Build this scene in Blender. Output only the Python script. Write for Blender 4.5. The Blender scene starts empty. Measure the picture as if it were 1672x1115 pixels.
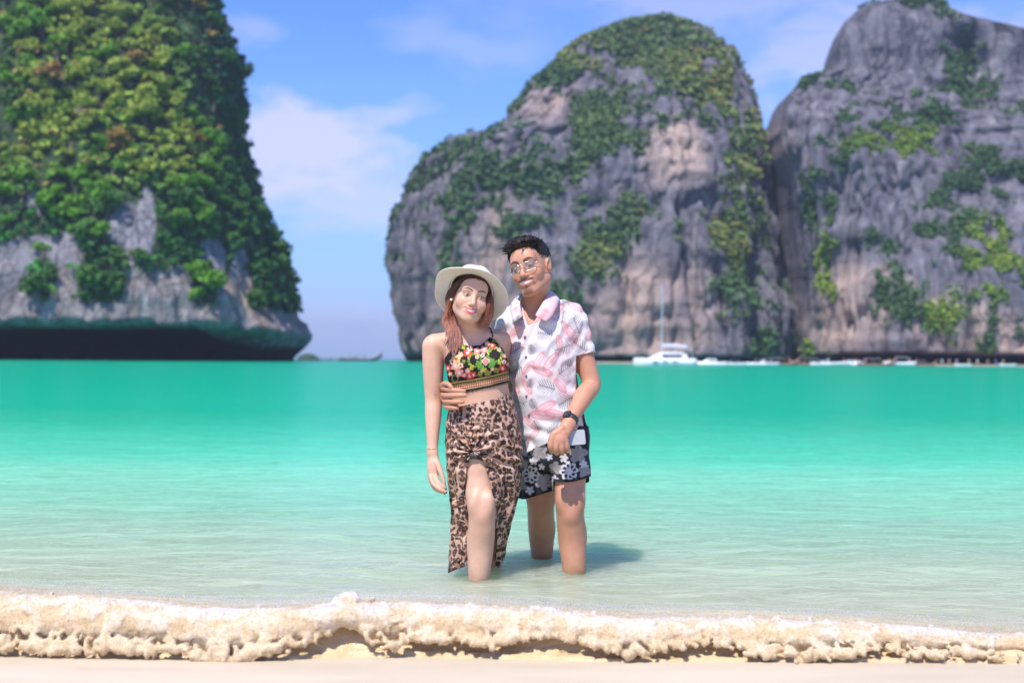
import bpy, math, random
import numpy as np
from mathutils import Matrix, Vector

# ------------------------------------------------------------------ camera, sky, sun, exposure
SC = bpy.context.scene
COL = SC.collection
CAM_H = 0.90
cam_d = bpy.data.cameras.new("camera")
cam = bpy.data.objects.new("camera", cam_d)
COL.objects.link(cam)
FPX = 1950.0                       # focal length in photograph pixels (width 1672)
cam_d.sensor_width = 36.0
cam_d.lens = 36.0 * FPX / 1672.0
cam_d.clip_start = 0.05
cam_d.clip_end = 20000.0
PITCH = math.atan(29.3 / FPX)
ROLL = math.radians(0.42)
CAM_M = Matrix.Translation((0, 0, CAM_H)) @ Matrix.Rotation(math.radians(90) + PITCH, 4, 'X') @ Matrix.Rotation(ROLL, 4, 'Z')
cam.matrix_world = CAM_M
cam_d.dof.use_dof = True
cam_d.dof.focus_distance = 4.85
cam_d.dof.aperture_fstop = 2.2
SC.camera = cam

SUN_EL = math.radians(58)
SUN_AZ = math.radians(-153)        # compass angle from +Y: behind the camera, to its left
world = bpy.data.worlds.new("World")
SC.world = world
world.use_nodes = True
sun_d = bpy.data.lights.new("sun", 'SUN')
sun_d.energy = 3.9
sun_d.angle = math.radians(0.55)
sun_d.color = (1.0, 0.945, 0.86)
sun = bpy.data.objects.new("sun", sun_d)
COL.objects.link(sun)
sdir = Vector((math.sin(SUN_AZ) * math.cos(SUN_EL), math.cos(SUN_AZ) * math.cos(SUN_EL), math.sin(SUN_EL)))
sun.rotation_euler = sdir.to_track_quat('Z', 'Y').to_euler()
sun.location = (0, -20, 40)
SC.view_settings.view_transform = 'Standard'
SC.view_settings.look = 'None'
SC.view_settings.exposure = 0.70
SC.view_settings.gamma = 1.0
SC.view_settings.use_curve_mapping = False
SC.cycles.max_bounces = 8
SC.cycles.transparent_max_bounces = 16
SC.cycles.use_denoising = True
SC.cycles.sample_clamp_indirect = 6.0
SC.cycles.caustics_reflective = False
SC.cycles.caustics_refractive = False
random.seed(7)
RNG = np.random.default_rng(11)


def N(nt, typ, **kw):
    n = nt.nodes.new(typ)
    for k, v in kw.items():
        if k.startswith('i_'):
            n.inputs[k[2:].replace('_', ' ')].default_value = v
        else:
            setattr(n, k, v)
    return n


def math_node(nt, op, a, b=None, clamp=False):
    n = nt.nodes.new('ShaderNodeMath')
    n.operation = op
    n.use_clamp = clamp
    for i, v in enumerate((a, b)):
        if v is None:
            continue
        if isinstance(v, (int, float)):
            n.inputs[i].default_value = v
        else:
            nt.links.new(v, n.inputs[i])
    return n.outputs[0]


def mix_col(nt, fac, a, b, blend='MIX'):
    n = nt.nodes.new('ShaderNodeMix')
    n.data_type = 'RGBA'
    n.blend_type = blend
    for i, v in ((0, fac), (6, a), (7, b)):
        if isinstance(v, (int, float)):
            n.inputs[i].default_value = v
        elif isinstance(v, tuple):
            n.inputs[i].default_value = (v[0], v[1], v[2], 1)
        else:
            nt.links.new(v, n.inputs[i])
    return n.outputs[2]


def ramp(nt, fac, stops, interp='LINEAR'):
    n = nt.nodes.new('ShaderNodeValToRGB')
    n.color_ramp.interpolation = interp
    el = n.color_ramp.elements
    while len(el) < len(stops):
        el.new(0.5)
    for e, (p, c) in zip(el, stops):
        e.position = p
        e.color = (c[0], c[1], c[2], 1) if isinstance(c, tuple) else (c, c, c, 1)
    if fac is not None:
        nt.links.new(fac, n.inputs[0])
    return n.outputs[0]


def noise_tex(nt, vec, scale, detail=4.0, rough=0.55, dist=0.0):
    n = nt.nodes.new('ShaderNodeTexNoise')
    n.inputs['Scale'].default_value = scale
    n.inputs['Detail'].default_value = detail
    n.inputs['Roughness'].default_value = rough
    n.inputs['Distortion'].default_value = dist
    if vec is not None:
        nt.links.new(vec, n.inputs['Vector'])
    return n.outputs[0]


def mapping(nt, vec, scale=(1, 1, 1), loc=(0, 0, 0), rot=(0, 0, 0)):
    n = nt.nodes.new('ShaderNodeMapping')
    n.inputs['Scale'].default_value = scale
    n.inputs['Location'].default_value = loc
    n.inputs['Rotation'].default_value = rot
    nt.links.new(vec, n.inputs['Vector'])
    return n.outputs[0]


def build_world():
    nt = world.node_tree
    nt.nodes.clear()
    out = nt.nodes.new('ShaderNodeOutputWorld')
    bg = nt.nodes.new('ShaderNodeBackground')
    bg.inputs['Strength'].default_value = 0.125
    sky = nt.nodes.new('ShaderNodeTexSky')
    sky.sky_type = 'NISHITA'
    sky.sun_disc = False
    sky.sun_elevation = SUN_EL
    sky.sun_rotation = SUN_AZ
    sky.altitude = 0
    sky.air_density = 1.0
    sky.dust_density = 0.3
    sky.ozone_density = 3.0
    tint = mix_col(nt, 1.0, sky.outputs[0], (0.45, 0.68, 1.13), 'MULTIPLY')
    # clouds: thin humid air, wind-torn cumulus low over the sea; fixed by direction
    tc = nt.nodes.new('ShaderNodeTexCoord')
    sep = nt.nodes.new('ShaderNodeSeparateXYZ')
    nt.links.new(tc.outputs['Generated'], sep.inputs[0])
    az = math_node(nt, 'ARCTAN2', sep.outputs[0], sep.outputs[1])
    el = math_node(nt, 'ARCSINE', sep.outputs[2])
    comb = nt.nodes.new('ShaderNodeCombineXYZ')
    nt.links.new(az, comb.inputs[0])
    nt.links.new(math_node(nt, 'MULTIPLY', el, 2.1), comb.inputs[1])
    wv = comb.outputs[0]
    n1 = noise_tex(nt, wv, 9.0, 7.0, 0.56, 0.25)
    n2 = noise_tex(nt, mapping(nt, wv, (1, 1, 1), (4.3, 1.7, 0)), 3.2, 6.0, 0.6, 0.4)
    warp = math_node(nt, 'SUBTRACT', n1, 0.5)

    def blob(a0, e0, ra, re, soft=1.0):
        da = math_node(nt, 'DIVIDE', math_node(nt, 'SUBTRACT', az, a0), ra)
        de = math_node(nt, 'DIVIDE', math_node(nt, 'SUBTRACT', el, e0), re)
        r = math_node(nt, 'SQRT', math_node(nt, 'ADD', math_node(nt, 'MULTIPLY', da, da), math_node(nt, 'MULTIPLY', de, de)))
        v = math_node(nt, 'SUBTRACT', 1.0, r)
        v = math_node(nt, 'ADD', v, math_node(nt, 'MULTIPLY', warp, 4.2))
        return math_node(nt, 'MULTIPLY', math_node(nt, 'MULTIPLY', v, 1.25, True), soft)
    m = blob(-0.168, 0.172, 0.105, 0.046, 0.70)
    for b in ((-0.205, 0.145, 0.06, 0.05, 0.7), (-0.125, 0.128, 0.12, 0.036, 0.5), (-0.17, 0.03, 0.12, 0.02, 0.35),
              (0.30, 0.235, 0.16, 0.085, 0.45), (0.16, 0.285, 0.12, 0.05, 0.35), (-0.04, 0.262, 0.09, 0.03, 0.22),
              (-0.22, 0.265, 0.06, 0.018, 0.25), (0.55, 0.16, 0.12, 0.05, 0.6), (-0.75, 0.22, 0.2, 0.06, 0.7),
              (1.2, 0.2, 0.25, 0.05, 0.6), (-1.5, 0.15, 0.3, 0.05, 0.6), (2.2, 0.2, 0.3, 0.06, 0.6), (-2.4, 0.22, 0.35, 0.06, 0.6)):
        m = math_node(nt, 'MAXIMUM', m, blob(*b))
    thin = math_node(nt, 'MULTIPLY', math_node(nt, 'SUBTRACT', n2, 0.50, True), 1.1, True)
    m = math_node(nt, 'MAXIMUM', m, thin)
    low = math_node(nt, 'SUBTRACT', 1.0, math_node(nt, 'MULTIPLY', math_node(nt, 'ABSOLUTE', el), 3.6), True)
    low = math_node(nt, 'MULTIPLY', low, 0.58)
    c = mix_col(nt, low, tint, (2.5, 3.55, 6.4))
    c = mix_col(nt, math_node(nt, 'MULTIPLY', m, 0.86), c, (4.9, 4.45, 6.2))
    nt.links.new(c, bg.inputs['Color'])
    nt.links.new(bg.outputs[0], out.inputs['Surface'])


build_world()

# ------------------------------------------------------------------ helpers
CAM_R = np.array(CAM_M.to_3x3())
CAM_T = np.array(CAM_M.translation)


def at(px, py, Y):
    """photograph pixel + distance along +Y -> world point"""
    d = CAM_R @ np.array(((px - 836.0) / FPX, (557.5 - py) / FPX, -1.0))
    return CAM_T + d * (Y / d[1])


def to_px(p):
    q = (np.asarray(p) - CAM_T) @ CAM_R
    return np.stack((836.0 - q[..., 0] / q[..., 2] * FPX, 557.5 + q[..., 1] / q[..., 2] * FPX), -1)


def _hash(ix, iy, iz, seed):
    h = (ix.astype(np.int64) * 374761393 + iy.astype(np.int64) * 668265263 + iz.astype(np.int64) * 2147483647 + seed * 1274126177) & 0xffffffff
    h = ((h ^ (h >> 13)) * 1274126177) & 0xffffffff
    h = ((h ^ (h >> 16)) * 2246822519) & 0xffffffff
    return (((h ^ (h >> 15)) & 0xffffff) / 16777216.0).astype(np.float32)


def vnoise(p, seed=0):
    """value noise in [-1, 1]; p (..., 3)"""
    i = np.floor(p).astype(np.int64)
    f = (p - i).astype(np.float32)
    w = f * f * f * (f * (f * 6 - 15) + 10)
    r = 0
    for dx in (0, 1):
        wx = w[..., 0] if dx else 1 - w[..., 0]
        for dy in (0, 1):
            wy = w[..., 1] if dy else 1 - w[..., 1]
            for dz in (0, 1):
                wz = w[..., 2] if dz else 1 - w[..., 2]
                r = r + wx * wy * wz * _hash(i[..., 0] + dx, i[..., 1] + dy, i[..., 2] + dz, seed)
    return r * 2 - 1


def fbm(p, octaves=4, seed=0, gain=0.5, lac=2.03):
    p = np.asarray(p, dtype=np.float64)
    a, s, t = 1.0, 0.0, 0.0
    for o in range(octaves):
        s = s + a * vnoise(p, seed + o * 17)
        t += a
        a *= gain
        p = p * lac + 3.7
    return s / t


def smooth(x, a, b):
    t = np.clip((x - a) / (b - a), 0, 1)
    return t * t * (3 - 2 * t)


def mesh_obj(name, verts, faces, mat=None, parent=None, smooth_shade=True, colors=None, attrs=None, link=True):
    """verts (n,3) array, faces: (m,3)/(m,4) int array or list of polygons -> one mesh object"""
    me = bpy.data.meshes.new(name)
    verts = np.asarray(verts, dtype=np.float32)
    if isinstance(faces, np.ndarray) and faces.ndim == 2:
        k = faces.shape[1]
        me.vertices.add(len(verts))
        me.vertices.foreach_set('co', verts.ravel())
        me.loops.add(faces.size)
        me.loops.foreach_set('vertex_index', faces.ravel().astype(np.int32))
        me.polygons.add(len(faces))
        me.polygons.foreach_set('loop_start', np.arange(0, faces.size, k, dtype=np.int32))
        me.update(calc_edges=True)
    else:
        me.from_pydata(verts.tolist(), [], [list(map(int, f)) for f in faces])
        me.update()
    me.polygons.foreach_set('use_smooth', np.full(len(me.polygons), smooth_shade, dtype=bool))
    if colors is not None:
        a = me.color_attributes.new('Col', 'FLOAT_COLOR', 'POINT')
        c = np.ones((len(verts), 4), dtype=np.float32)
        c[:, :3] = colors
        a.data.foreach_set('color', c.ravel())
    for k, v in (attrs or {}).items():
        a = me.attributes.new(k, 'FLOAT', 'POINT')
        a.data.foreach_set('value', np.asarray(v, dtype=np.float32))
    if mat is not None:
        me.materials.append(mat)
    me.validate()
    o = bpy.data.objects.new(name, me)
    if link:
        COL.objects.link(o)
    if parent is not None:
        o.parent = parent
    return o


def tag(o, label=None, cat=None, group=None, kind=None):
    if label:
        o['label'] = label
    if cat:
        o['category'] = cat
    if group:
        o['group'] = group
    if kind:
        o['kind'] = kind
    return o


def empty(name, loc=(0, 0, 0), rz=0.0):
    o = bpy.data.objects.new(name, None)
    COL.objects.link(o)
    o.location = loc
    o.rotation_euler = (0, 0, rz)
    o.empty_display_size = 0.2
    return o


def new_mat(name):
    m = bpy.data.materials.new(name)
    m.use_nodes = True
    nt = m.node_tree
    b = nt.nodes['Principled BSDF']
    return m, nt, b


def obj_coord(nt):
    return nt.nodes.new('ShaderNodeTexCoord').outputs['Object']


def bump(nt, bsdf, height, strength=0.3, dist=0.01):
    n = nt.nodes.new('ShaderNodeBump')
    n.inputs['Strength'].default_value = strength
    n.inputs['Distance'].default_value = dist
    nt.links.new(height, n.inputs['Height'])
    nt.links.new(n.outputs[0], bsdf.inputs['Normal'])
    return n


def simple_mat(name, col, rough=0.5, metal=0.0, var=0.12, scale=40.0, spec=0.5, bumpy=0.0):
    m, nt, b = new_mat(name)
    n = noise_tex(nt, obj_coord(nt), scale, 4)
    c = mix_col(nt, n, tuple(max(0, x * (1 - var)) for x in col), tuple(min(1, x * (1 + var)) for x in col))
    nt.links.new(c, b.inputs['Base Color'])
    b.inputs['Roughness'].default_value = rough
    b.inputs['Metallic'].default_value = metal
    b.inputs['Specular IOR Level'].default_value = spec
    if bumpy:
        bump(nt, b, n, bumpy, 0.003)
    return m


def vcol_mat(name, rough=0.8, spec=0.3, sss=0.0, sheen=0.0, bump_scale=0.0, bump_strength=0.15, bump_dist=0.001, var=0.06, var_scale=60.0, sss_col=(1.0, 0.35, 0.2)):
    m, nt, b = new_mat(name)
    a = nt.nodes.new('ShaderNodeVertexColor')
    a.layer_name = 'Col'
    oc = obj_coord(nt)
    n = noise_tex(nt, oc, var_scale, 4)
    v = ramp(nt, n, ((0.25, 1 - var), (0.75, 1 + var)))
    c = mix_col(nt, 1.0, a.outputs[0], v, 'MULTIPLY')
    nt.links.new(c, b.inputs['Base Color'])
    b.inputs['Roughness'].default_value = rough
    b.inputs['Specular IOR Level'].default_value = spec
    if sss:
        b.inputs['Subsurface Weight'].default_value = sss
        b.inputs['Subsurface Radius'].default_value = sss_col
        b.inputs['Subsurface Scale'].default_value = 0.006
    if sheen:
        b.inputs['Sheen Weight'].default_value = sheen
    if bump_scale:
        bump(nt, b, noise_tex(nt, oc, bump_scale, 3), bump_strength, bump_dist)
    return m


class MB:
    """collects simple shapes into one mesh"""
    def __init__(s):
        s.v, s.f = [], []

    def add(s, vs, fs):
        b = len(s.v)
        s.v += [tuple(map(float, v)) for v in vs]
        s.f += [tuple(i + b for i in f) for f in fs]
        return s

    def box(s, x0, x1, y0, y1, z0, z1):
        vs = [(x, y, z) for z in (z0, z1) for y in (y0, y1) for x in (x0, x1)]
        return s.add(vs, [(0, 2, 3, 1), (4, 5, 7, 6), (0, 1, 5, 4), (2, 6, 7, 3), (0, 4, 6, 2), (1, 3, 7, 5)])

    def tube(s, pts, radii, n=8, closed=False, cap=True):
        pts = [np.asarray(p, float) for p in pts]
        if not hasattr(radii, '__len__'):
            radii = [radii] * len(pts)
        m = len(pts)
        up = np.array((0.13, 0.21, 0.97))
        rings = []
        for i, p in enumerate(pts):
            if closed:
                t = pts[(i + 1) % m] - pts[i - 1]
            else:
                t = pts[min(i + 1, m - 1)] - pts[max(i - 1, 0)]
            t = t / (np.linalg.norm(t) + 1e-9)
            a = np.cross(t, up)
            if np.linalg.norm(a) < 0.1:
                a = np.cross(t, (1, 0, 0))
            a /= np.linalg.norm(a)
            b = np.cross(t, a)
            rings.append([p + radii[i] * (math.cos(2 * math.pi * k / n) * a + math.sin(2 * math.pi * k / n) * b) for k in range(n)])
        vs = [v for r in rings for v in r]
        fs = []
        for i in range(m if closed else m - 1):
            j = (i + 1) % m
            for k in range(n):
                l = (k + 1) % n
                fs.append((i * n + k, i * n + l, j * n + l, j * n + k))
        if cap and not closed:
            fs.append(tuple(range(n - 1, -1, -1)))
            fs.append(tuple((m - 1) * n + k for k in range(n)))
        return s.add(vs, fs)

    def loft(s, rings, cap=True):
        n = len(rings[0])
        vs = [v for r in rings for v in r]
        fs = []
        for i in range(len(rings) - 1):
            for k in range(n):
                l = (k + 1) % n
                fs.append((i * n + k, i * n + l, (i + 1) * n + l, (i + 1) * n + k))
        if cap:
            fs.append(tuple(range(n - 1, -1, -1)))
            fs.append(tuple((len(rings) - 1) * n + k for k in range(n)))
        return s.add(vs, fs)

    def ball(s, c, r, nu=10, nv=6):
        r = (r, r, r) if not hasattr(r, '__len__') else r
        rings = []
        for j in range(nv + 1):
            ph = -math.pi / 2 + math.pi * (0.03 + 0.94 * j / nv)
            rings.append([(c[0] + r[0] * math.cos(ph) * math.cos(2 * math.pi * k / nu), c[1] + r[1] * math.cos(ph) * math.sin(2 * math.pi * k / nu), c[2] + r[2] * math.sin(ph)) for k in range(nu)])
        return s.loft(rings)

    def build(s, name, mat, parent=None, smooth_shade=False):
        return mesh_obj(name, np.array(s.v), s.f, mat, parent, smooth_shade)


# ---- implicit surfaces on a grid (bodies, clothes and foam are grown as one continuous skin)
class Field:
    def __init__(s, lo, hi, h):
        s.lo = np.array(lo, float)
        s.h = h
        s.n = np.ceil((np.array(hi) - s.lo) / h).astype(int) + 1
        s.F = np.full(tuple(s.n), 1.0, dtype=np.float32)

    def _region(s, lo, hi):
        a = np.clip(np.floor((np.asarray(lo) - s.lo) / s.h).astype(int), 0, s.n - 1)
        b = np.clip(np.ceil((np.asarray(hi) - s.lo) / s.h).astype(int) + 1, 1, s.n)
        if np.any(b <= a):
            return None
        sl = tuple(slice(int(i), int(j)) for i, j in zip(a, b))
        g = [np.float32(s.lo[k] + s.h * np.arange(a[k], b[k])) for k in range(3)]
        return sl, (g[0][:, None, None], g[1][None, :, None], g[2][None, None, :])

    def put(s, fn, lo, hi, k=0.01, sub=False):
        m = k + 0.012
        r = s._region(np.asarray(lo) - m, np.asarray(hi) + m)
        if r is None:
            return
        sl, (X, Y, Z) = r
        d = fn(X, Y, Z)
        a = s.F[sl]
        if sub:
            d = -d
            hh = np.maximum(k - np.abs(a - d), 0) / k
            s.F[sl] = np.maximum(a, d) + hh * hh * k * 0.25
        else:
            hh = np.maximum(k - np.abs(a - d), 0) / k
            s.F[sl] = np.minimum(a, d) - hh * hh * k * 0.25

    def cone(s, a, b, r1, r2, k=0.01, sub=False, flat=None):
        a = np.asarray(a, float)
        b = np.asarray(b, float)
        ba = b - a
        L2 = max(float(ba @ ba), 1e-9)
        rm = max(r1, r2) * 1.6

        def fn(X, Y, Z):
            px, py, pz = X - a[0], Y - a[1], Z - a[2]
            t = np.clip((px * ba[0] + py * ba[1] + pz * ba[2]) / L2, 0, 1)
            qx, qy, qz = px - t * ba[0], py - t * ba[1], pz - t * ba[2]
            r = r1 + (r2 - r1) * t
            if flat is not None:
                n, sc = flat
                w = (qx * n[0] + qy * n[1] + qz * n[2]) * (1.0 / sc - 1.0)
                qx, qy, qz = qx + w * n[0], qy + w * n[1], qz + w * n[2]
            return np.sqrt(qx * qx + qy * qy + qz * qz) - r
        s.put(fn, np.minimum(a, b) - rm, np.maximum(a, b) + rm, k, sub)

    def chain(s, pts, radii, k=0.01, flat=None, sub_n=8):
        """smooth tapering tube through the points: one primitive, so joints do not swell"""
        P = np.array(pts, float)
        R = np.array(radii, float)
        Q = np.vstack([2 * P[0] - P[1], P, 2 * P[-1] - P[-2]])
        W = np.concatenate([[R[0]], R, [R[-1]]])
        cp, cr = [], []
        for i in range(len(P) - 1):
            for j in range(sub_n):
                t = j / sub_n
                b = (0.5 * (-t + 2 * t * t - t ** 3), 0.5 * (2 - 5 * t * t + 3 * t ** 3), 0.5 * (t + 4 * t * t - 3 * t ** 3), 0.5 * (-t * t + t ** 3))
                cp.append(sum(b[m] * Q[i + m] for m in range(4)))
                cr.append(sum(b[m] * W[i + m] for m in range(4)))
        cp.append(P[-1])
        cr.append(R[-1])
        cp, cr = np.array(cp), np.array(cr)

        m = k + 0.012
        reg = s._region(cp.min(0) - cr.max() - m, cp.max(0) + cr.max() + m)
        if reg is None:
            return
        sl, _ = reg
        D = np.full(s.F[sl].shape, 1.0, dtype=np.float32)
        for i in range(len(cp) - 1):
            a, ba = cp[i], cp[i + 1] - cp[i]
            rm = max(cr[i], cr[i + 1]) + m
            r2 = s._region(np.minimum(a, cp[i + 1]) - rm, np.maximum(a, cp[i + 1]) + rm)
            if r2 is None:
                continue
            sl2, (X, Y, Z) = r2
            rel = tuple(slice(q.start - o.start, q.stop - o.start) for q, o in zip(sl2, sl))
            L2 = max(float(ba @ ba), 1e-12)
            px, py, pz = X - np.float32(a[0]), Y - np.float32(a[1]), Z - np.float32(a[2])
            t = np.clip((px * np.float32(ba[0] / L2) + py * np.float32(ba[1] / L2) + pz * np.float32(ba[2] / L2)), 0, 1)
            qx, qy, qz = px - t * np.float32(ba[0]), py - t * np.float32(ba[1]), pz - t * np.float32(ba[2])
            d = np.sqrt(qx * qx + qy * qy + qz * qz) - (np.float32(cr[i]) + np.float32(cr[i + 1] - cr[i]) * t)
            np.minimum(D[rel], d, out=D[rel])
        A = s.F[sl]
        hh = np.maximum(k - np.abs(A - D), 0) / k
        s.F[sl] = np.minimum(A, D) - hh * hh * k * 0.25

    def ell(s, c, r, R=None, k=0.01, sub=False):
        c = np.asarray(c, float)
        r = np.asarray(r, float)
        M = np.eye(3) if R is None else np.asarray(R)      # columns = local axes
        m = float(r.max())

        def fn(X, Y, Z):
            px, py, pz = X - c[0], Y - c[1], Z - c[2]
            q = [(px * M[0, i] + py * M[1, i] + pz * M[2, i]) / r[i] for i in range(3)]
            k0 = np.sqrt(q[0] ** 2 + q[1] ** 2 + q[2] ** 2) + 1e-6
            k1 = np.sqrt((q[0] / r[0]) ** 2 + (q[1] / r[1]) ** 2 + (q[2] / r[2]) ** 2) + 1e-6
            return k0 * (k0 - 1) / k1
        s.put(fn, c - m, c + m, k, sub)

    def loft(s, secs, k=0.01, power=2.0, extra=None):
        """stack of elliptical sections (z, cx, cy, rx, ry)"""
        A = np.array(sorted(secs), float)
        zz = np.linspace(A[0, 0], A[-1, 0], 200)
        tab = []
        for j in range(1, 5):
            v = np.interp(zz, A[:, 0], A[:, j])
            ker = np.hanning(15)
            ker /= ker.sum()
            v = np.convolve(np.pad(v, 7, mode='edge'), ker, mode='valid')
            tab.append(v)
        lo = np.array(((A[:, 1] - A[:, 3]).min(), (A[:, 2] - A[:, 4]).min(), A[0, 0]))
        hi = np.array(((A[:, 1] + A[:, 3]).max(), (A[:, 2] + A[:, 4]).max(), A[-1, 0]))

        def fn(X, Y, Z):
            z = Z.ravel()
            cx, cy, rx, ry = [np.interp(z, zz, t).astype(np.float32)[None, None, :] for t in tab]
            qx, qy = np.abs(X - cx) / rx, np.abs(Y - cy) / ry
            if power == 2.0:
                k0 = np.sqrt(qx * qx + qy * qy) + 1e-6
            else:
                k0 = (qx ** power + qy ** power) ** (1.0 / power) + 1e-6
            k1 = np.sqrt((qx / rx) ** 2 + (qy / ry) ** 2) + 1e-6
            d = k0 * (k0 - 1) / k1
            d = np.where(k0 < 0.3, -0.7 * np.minimum(rx, ry), d)
            cap = np.maximum(A[0, 0] - Z, Z - A[-1, 0])
            d = np.maximum(d, cap)
            if extra is not None:
                d = d + extra(X, Y, Z)
            return d.astype(np.float32)
        s.put(fn, lo - 0.02, hi + 0.02, k)

    def displace(s, fn_pts, band=0.03):
        """add fn_pts(points) to the field near the surface"""
        m = np.abs(s.F) < band
        idx = np.argwhere(m)
        p = s.lo + idx * s.h
        s.F[m] += fn_pts(p).astype(np.float32)

    def mesh(s):
        F = s.F
        ins = F < 0
        nx, ny, nz = F.shape
        cnt = np.zeros((nx - 1, ny - 1, nz - 1), dtype=np.int8)
        for dx in (0, 1):
            for dy in (0, 1):
                for dz in (0, 1):
                    cnt += ins[dx:nx - 1 + dx, dy:ny - 1 + dy, dz:nz - 1 + dz]
        act = np.argwhere((cnt > 0) & (cnt < 8))
        idx = np.full(cnt.shape, -1, dtype=np.int32)
        idx[tuple(act.T)] = np.arange(len(act))
        acc = np.zeros((len(act), 3))
        n = np.zeros(len(act))
        corners = [(x, y, z) for x in (0, 1) for y in (0, 1) for z in (0, 1)]
        vals = {c: F[act[:, 0] + c[0], act[:, 1] + c[1], act[:, 2] + c[2]].astype(float) for c in corners}
        for i, a in enumerate(corners):
            for b in corners[i + 1:]:
                if sum(abs(p - q) for p, q in zip(a, b)) != 1:
                    continue
                fa, fb = vals[a], vals[b]
                m = (fa < 0) != (fb < 0)
                t = np.where(m, fa / np.where(m, fa - fb, 1), 0)
                for k in range(3):
                    acc[:, k] += np.where(m, a[k] + t * (b[k] - a[k]), 0)
                n += m
        V = s.lo + (act + acc / n[:, None]) * s.h
        faces = []
        for ax in range(3):
            o1, o2 = [(1, 2), (2, 0), (0, 1)][ax]
            sl0 = [slice(None)] * 3
            sl1 = [slice(None)] * 3
            sl0[ax] = slice(0, -1)
            sl1[ax] = slice(1, None)
            ch = ins[tuple(sl0)] != ins[tuple(sl1)]
            e = np.argwhere(ch)
            e = e[(e[:, o1] > 0) & (e[:, o2] > 0) & (e[:, o1] < F.shape[o1] - 1) & (e[:, o2] < F.shape[o2] - 1)]
            fl = ins[tuple(e.T)]
            q = []
            for (d1, d2) in ((-1, -1), (0, -1), (0, 0), (-1, 0)):
                c = e.copy()
                c[:, o1] += d1
                c[:, o2] += d2
                q.append(idx[tuple(c.T)])
            q = np.stack(q, 1)
            q[~fl] = q[~fl][:, ::-1]
            faces.append(q)
        return V, np.concatenate(faces)


def cull(V, Fc, keep_face):
    """keep faces whose vertices all satisfy keep; drop unused vertices; returns V, F, index map"""
    k = keep_face[Fc].all(1)
    Fc = Fc[k]
    used = np.zeros(len(V), bool)
    used[Fc.ravel()] = True
    mp = np.cumsum(used) - 1
    return V[used], mp[Fc], used


def relax(V, Fc, n=1, lam=0.5):
    """Laplacian smoothing of a quad mesh (lam may be per vertex)"""
    lam = lam[:, None] if hasattr(lam, '__len__') else lam
    e = np.concatenate([Fc[:, [0, 1]], Fc[:, [1, 2]], Fc[:, [2, 3]], Fc[:, [3, 0]]])
    for _ in range(n):
        S = np.zeros_like(V)
        c = np.zeros(len(V))
        for a, b in ((0, 1), (1, 0)):
            for k in range(3):
                S[:, k] += np.bincount(e[:, a], V[e[:, b], k], len(V))
            c += np.bincount(e[:, a], minlength=len(V))
        V = V + lam * (S / np.maximum(c, 1)[:, None] - V)
    return V

# ------------------------------------------------------------------ ground: beach and sea bed
def sand_z(x, y):
    z = np.interp(y, [-30, 0, 2.6, 3.45, 3.9, 4.9, 6, 12, 30, 80, 200, 5000], [3.4, 0.34, 0.085, 0.012, -0.040, -0.24, -0.34, -0.75, -2.2, -5, -9, -30])
    return z


def grid_faces(nr, nc):
    i = np.arange((nr - 1) * (nc - 1))
    r, c = i // (nc - 1), i % (nc - 1)
    a = r * nc + c
    return np.stack((a, a + 1, a + nc + 1, a + nc), 1)


def build_sand():
    ys = np.concatenate([np.linspace(-30, 1, 30), np.linspace(1.1, 7, 150), np.geomspace(7.2, 3500, 90)])
    u = np.linspace(-1, 1, 121)
    xs = np.sign(u) * (np.abs(u) ** 1.6)
    Y, U = np.meshgrid(ys, xs, indexing='ij')
    X = U * (5 + np.abs(Y) * 0.9 + 3)
    Z = sand_z(X, Y)
    near = smooth(-Y, -5.0, -2.0)
    p = np.stack((X * 0.8, Y * 1.6, np.zeros_like(X)), -1)
    Z = Z + near * (0.006 * fbm(p, 3, 3) + 0.0016 * fbm(p * 9, 2, 5))
    m, nt, b = new_mat('wet_sand')
    oc = obj_coord(nt)
    n1 = noise_tex(nt, mapping(nt, oc, (0.7, 2.6, 1)), 1.6, 6, 0.6)
    n2 = noise_tex(nt, oc, 240, 3, 0.7)
    c = ramp(nt, n1, ((0.3, (0.56, 0.46, 0.335)), (0.7, (0.66, 0.56, 0.425))))
    c = mix_col(nt, math_node(nt, 'MULTIPLY', n2, 0.3), c, (0.40, 0.31, 0.22))
    nt.links.new(c, b.inputs['Base Color'])
    r = ramp(nt, n1, ((0.35, 0.45), (0.7, 0.7)))
    nt.links.new(r, b.inputs['Roughness'])
    b.inputs['Specular IOR Level'].default_value = 0.2
    bump(nt, b, math_node(nt, 'ADD', math_node(nt, 'MULTIPLY', n2, 0.4), n1), 0.25, 0.004)
    o = mesh_obj('beach_sand', np.stack((X, Y, Z), -1).reshape(-1, 3), grid_faces(len(ys), len(xs)), m)
    tag(o, 'wet pale sand beach running down under the shallow water', kind='structure')


build_sand()

# ------------------------------------------------------------------ sea with its breaking shore wave
WAVE_X = np.linspace(-4.2, 4.2, 1400)
_wp = np.stack((WAVE_X * 0.9, np.full_like(WAVE_X, 3.3), np.zeros_like(WAVE_X)), -1)
_wq = np.stack((WAVE_X * 4.0, np.full_like(WAVE_X, 9.3), np.zeros_like(WAVE_X)), -1)
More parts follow.
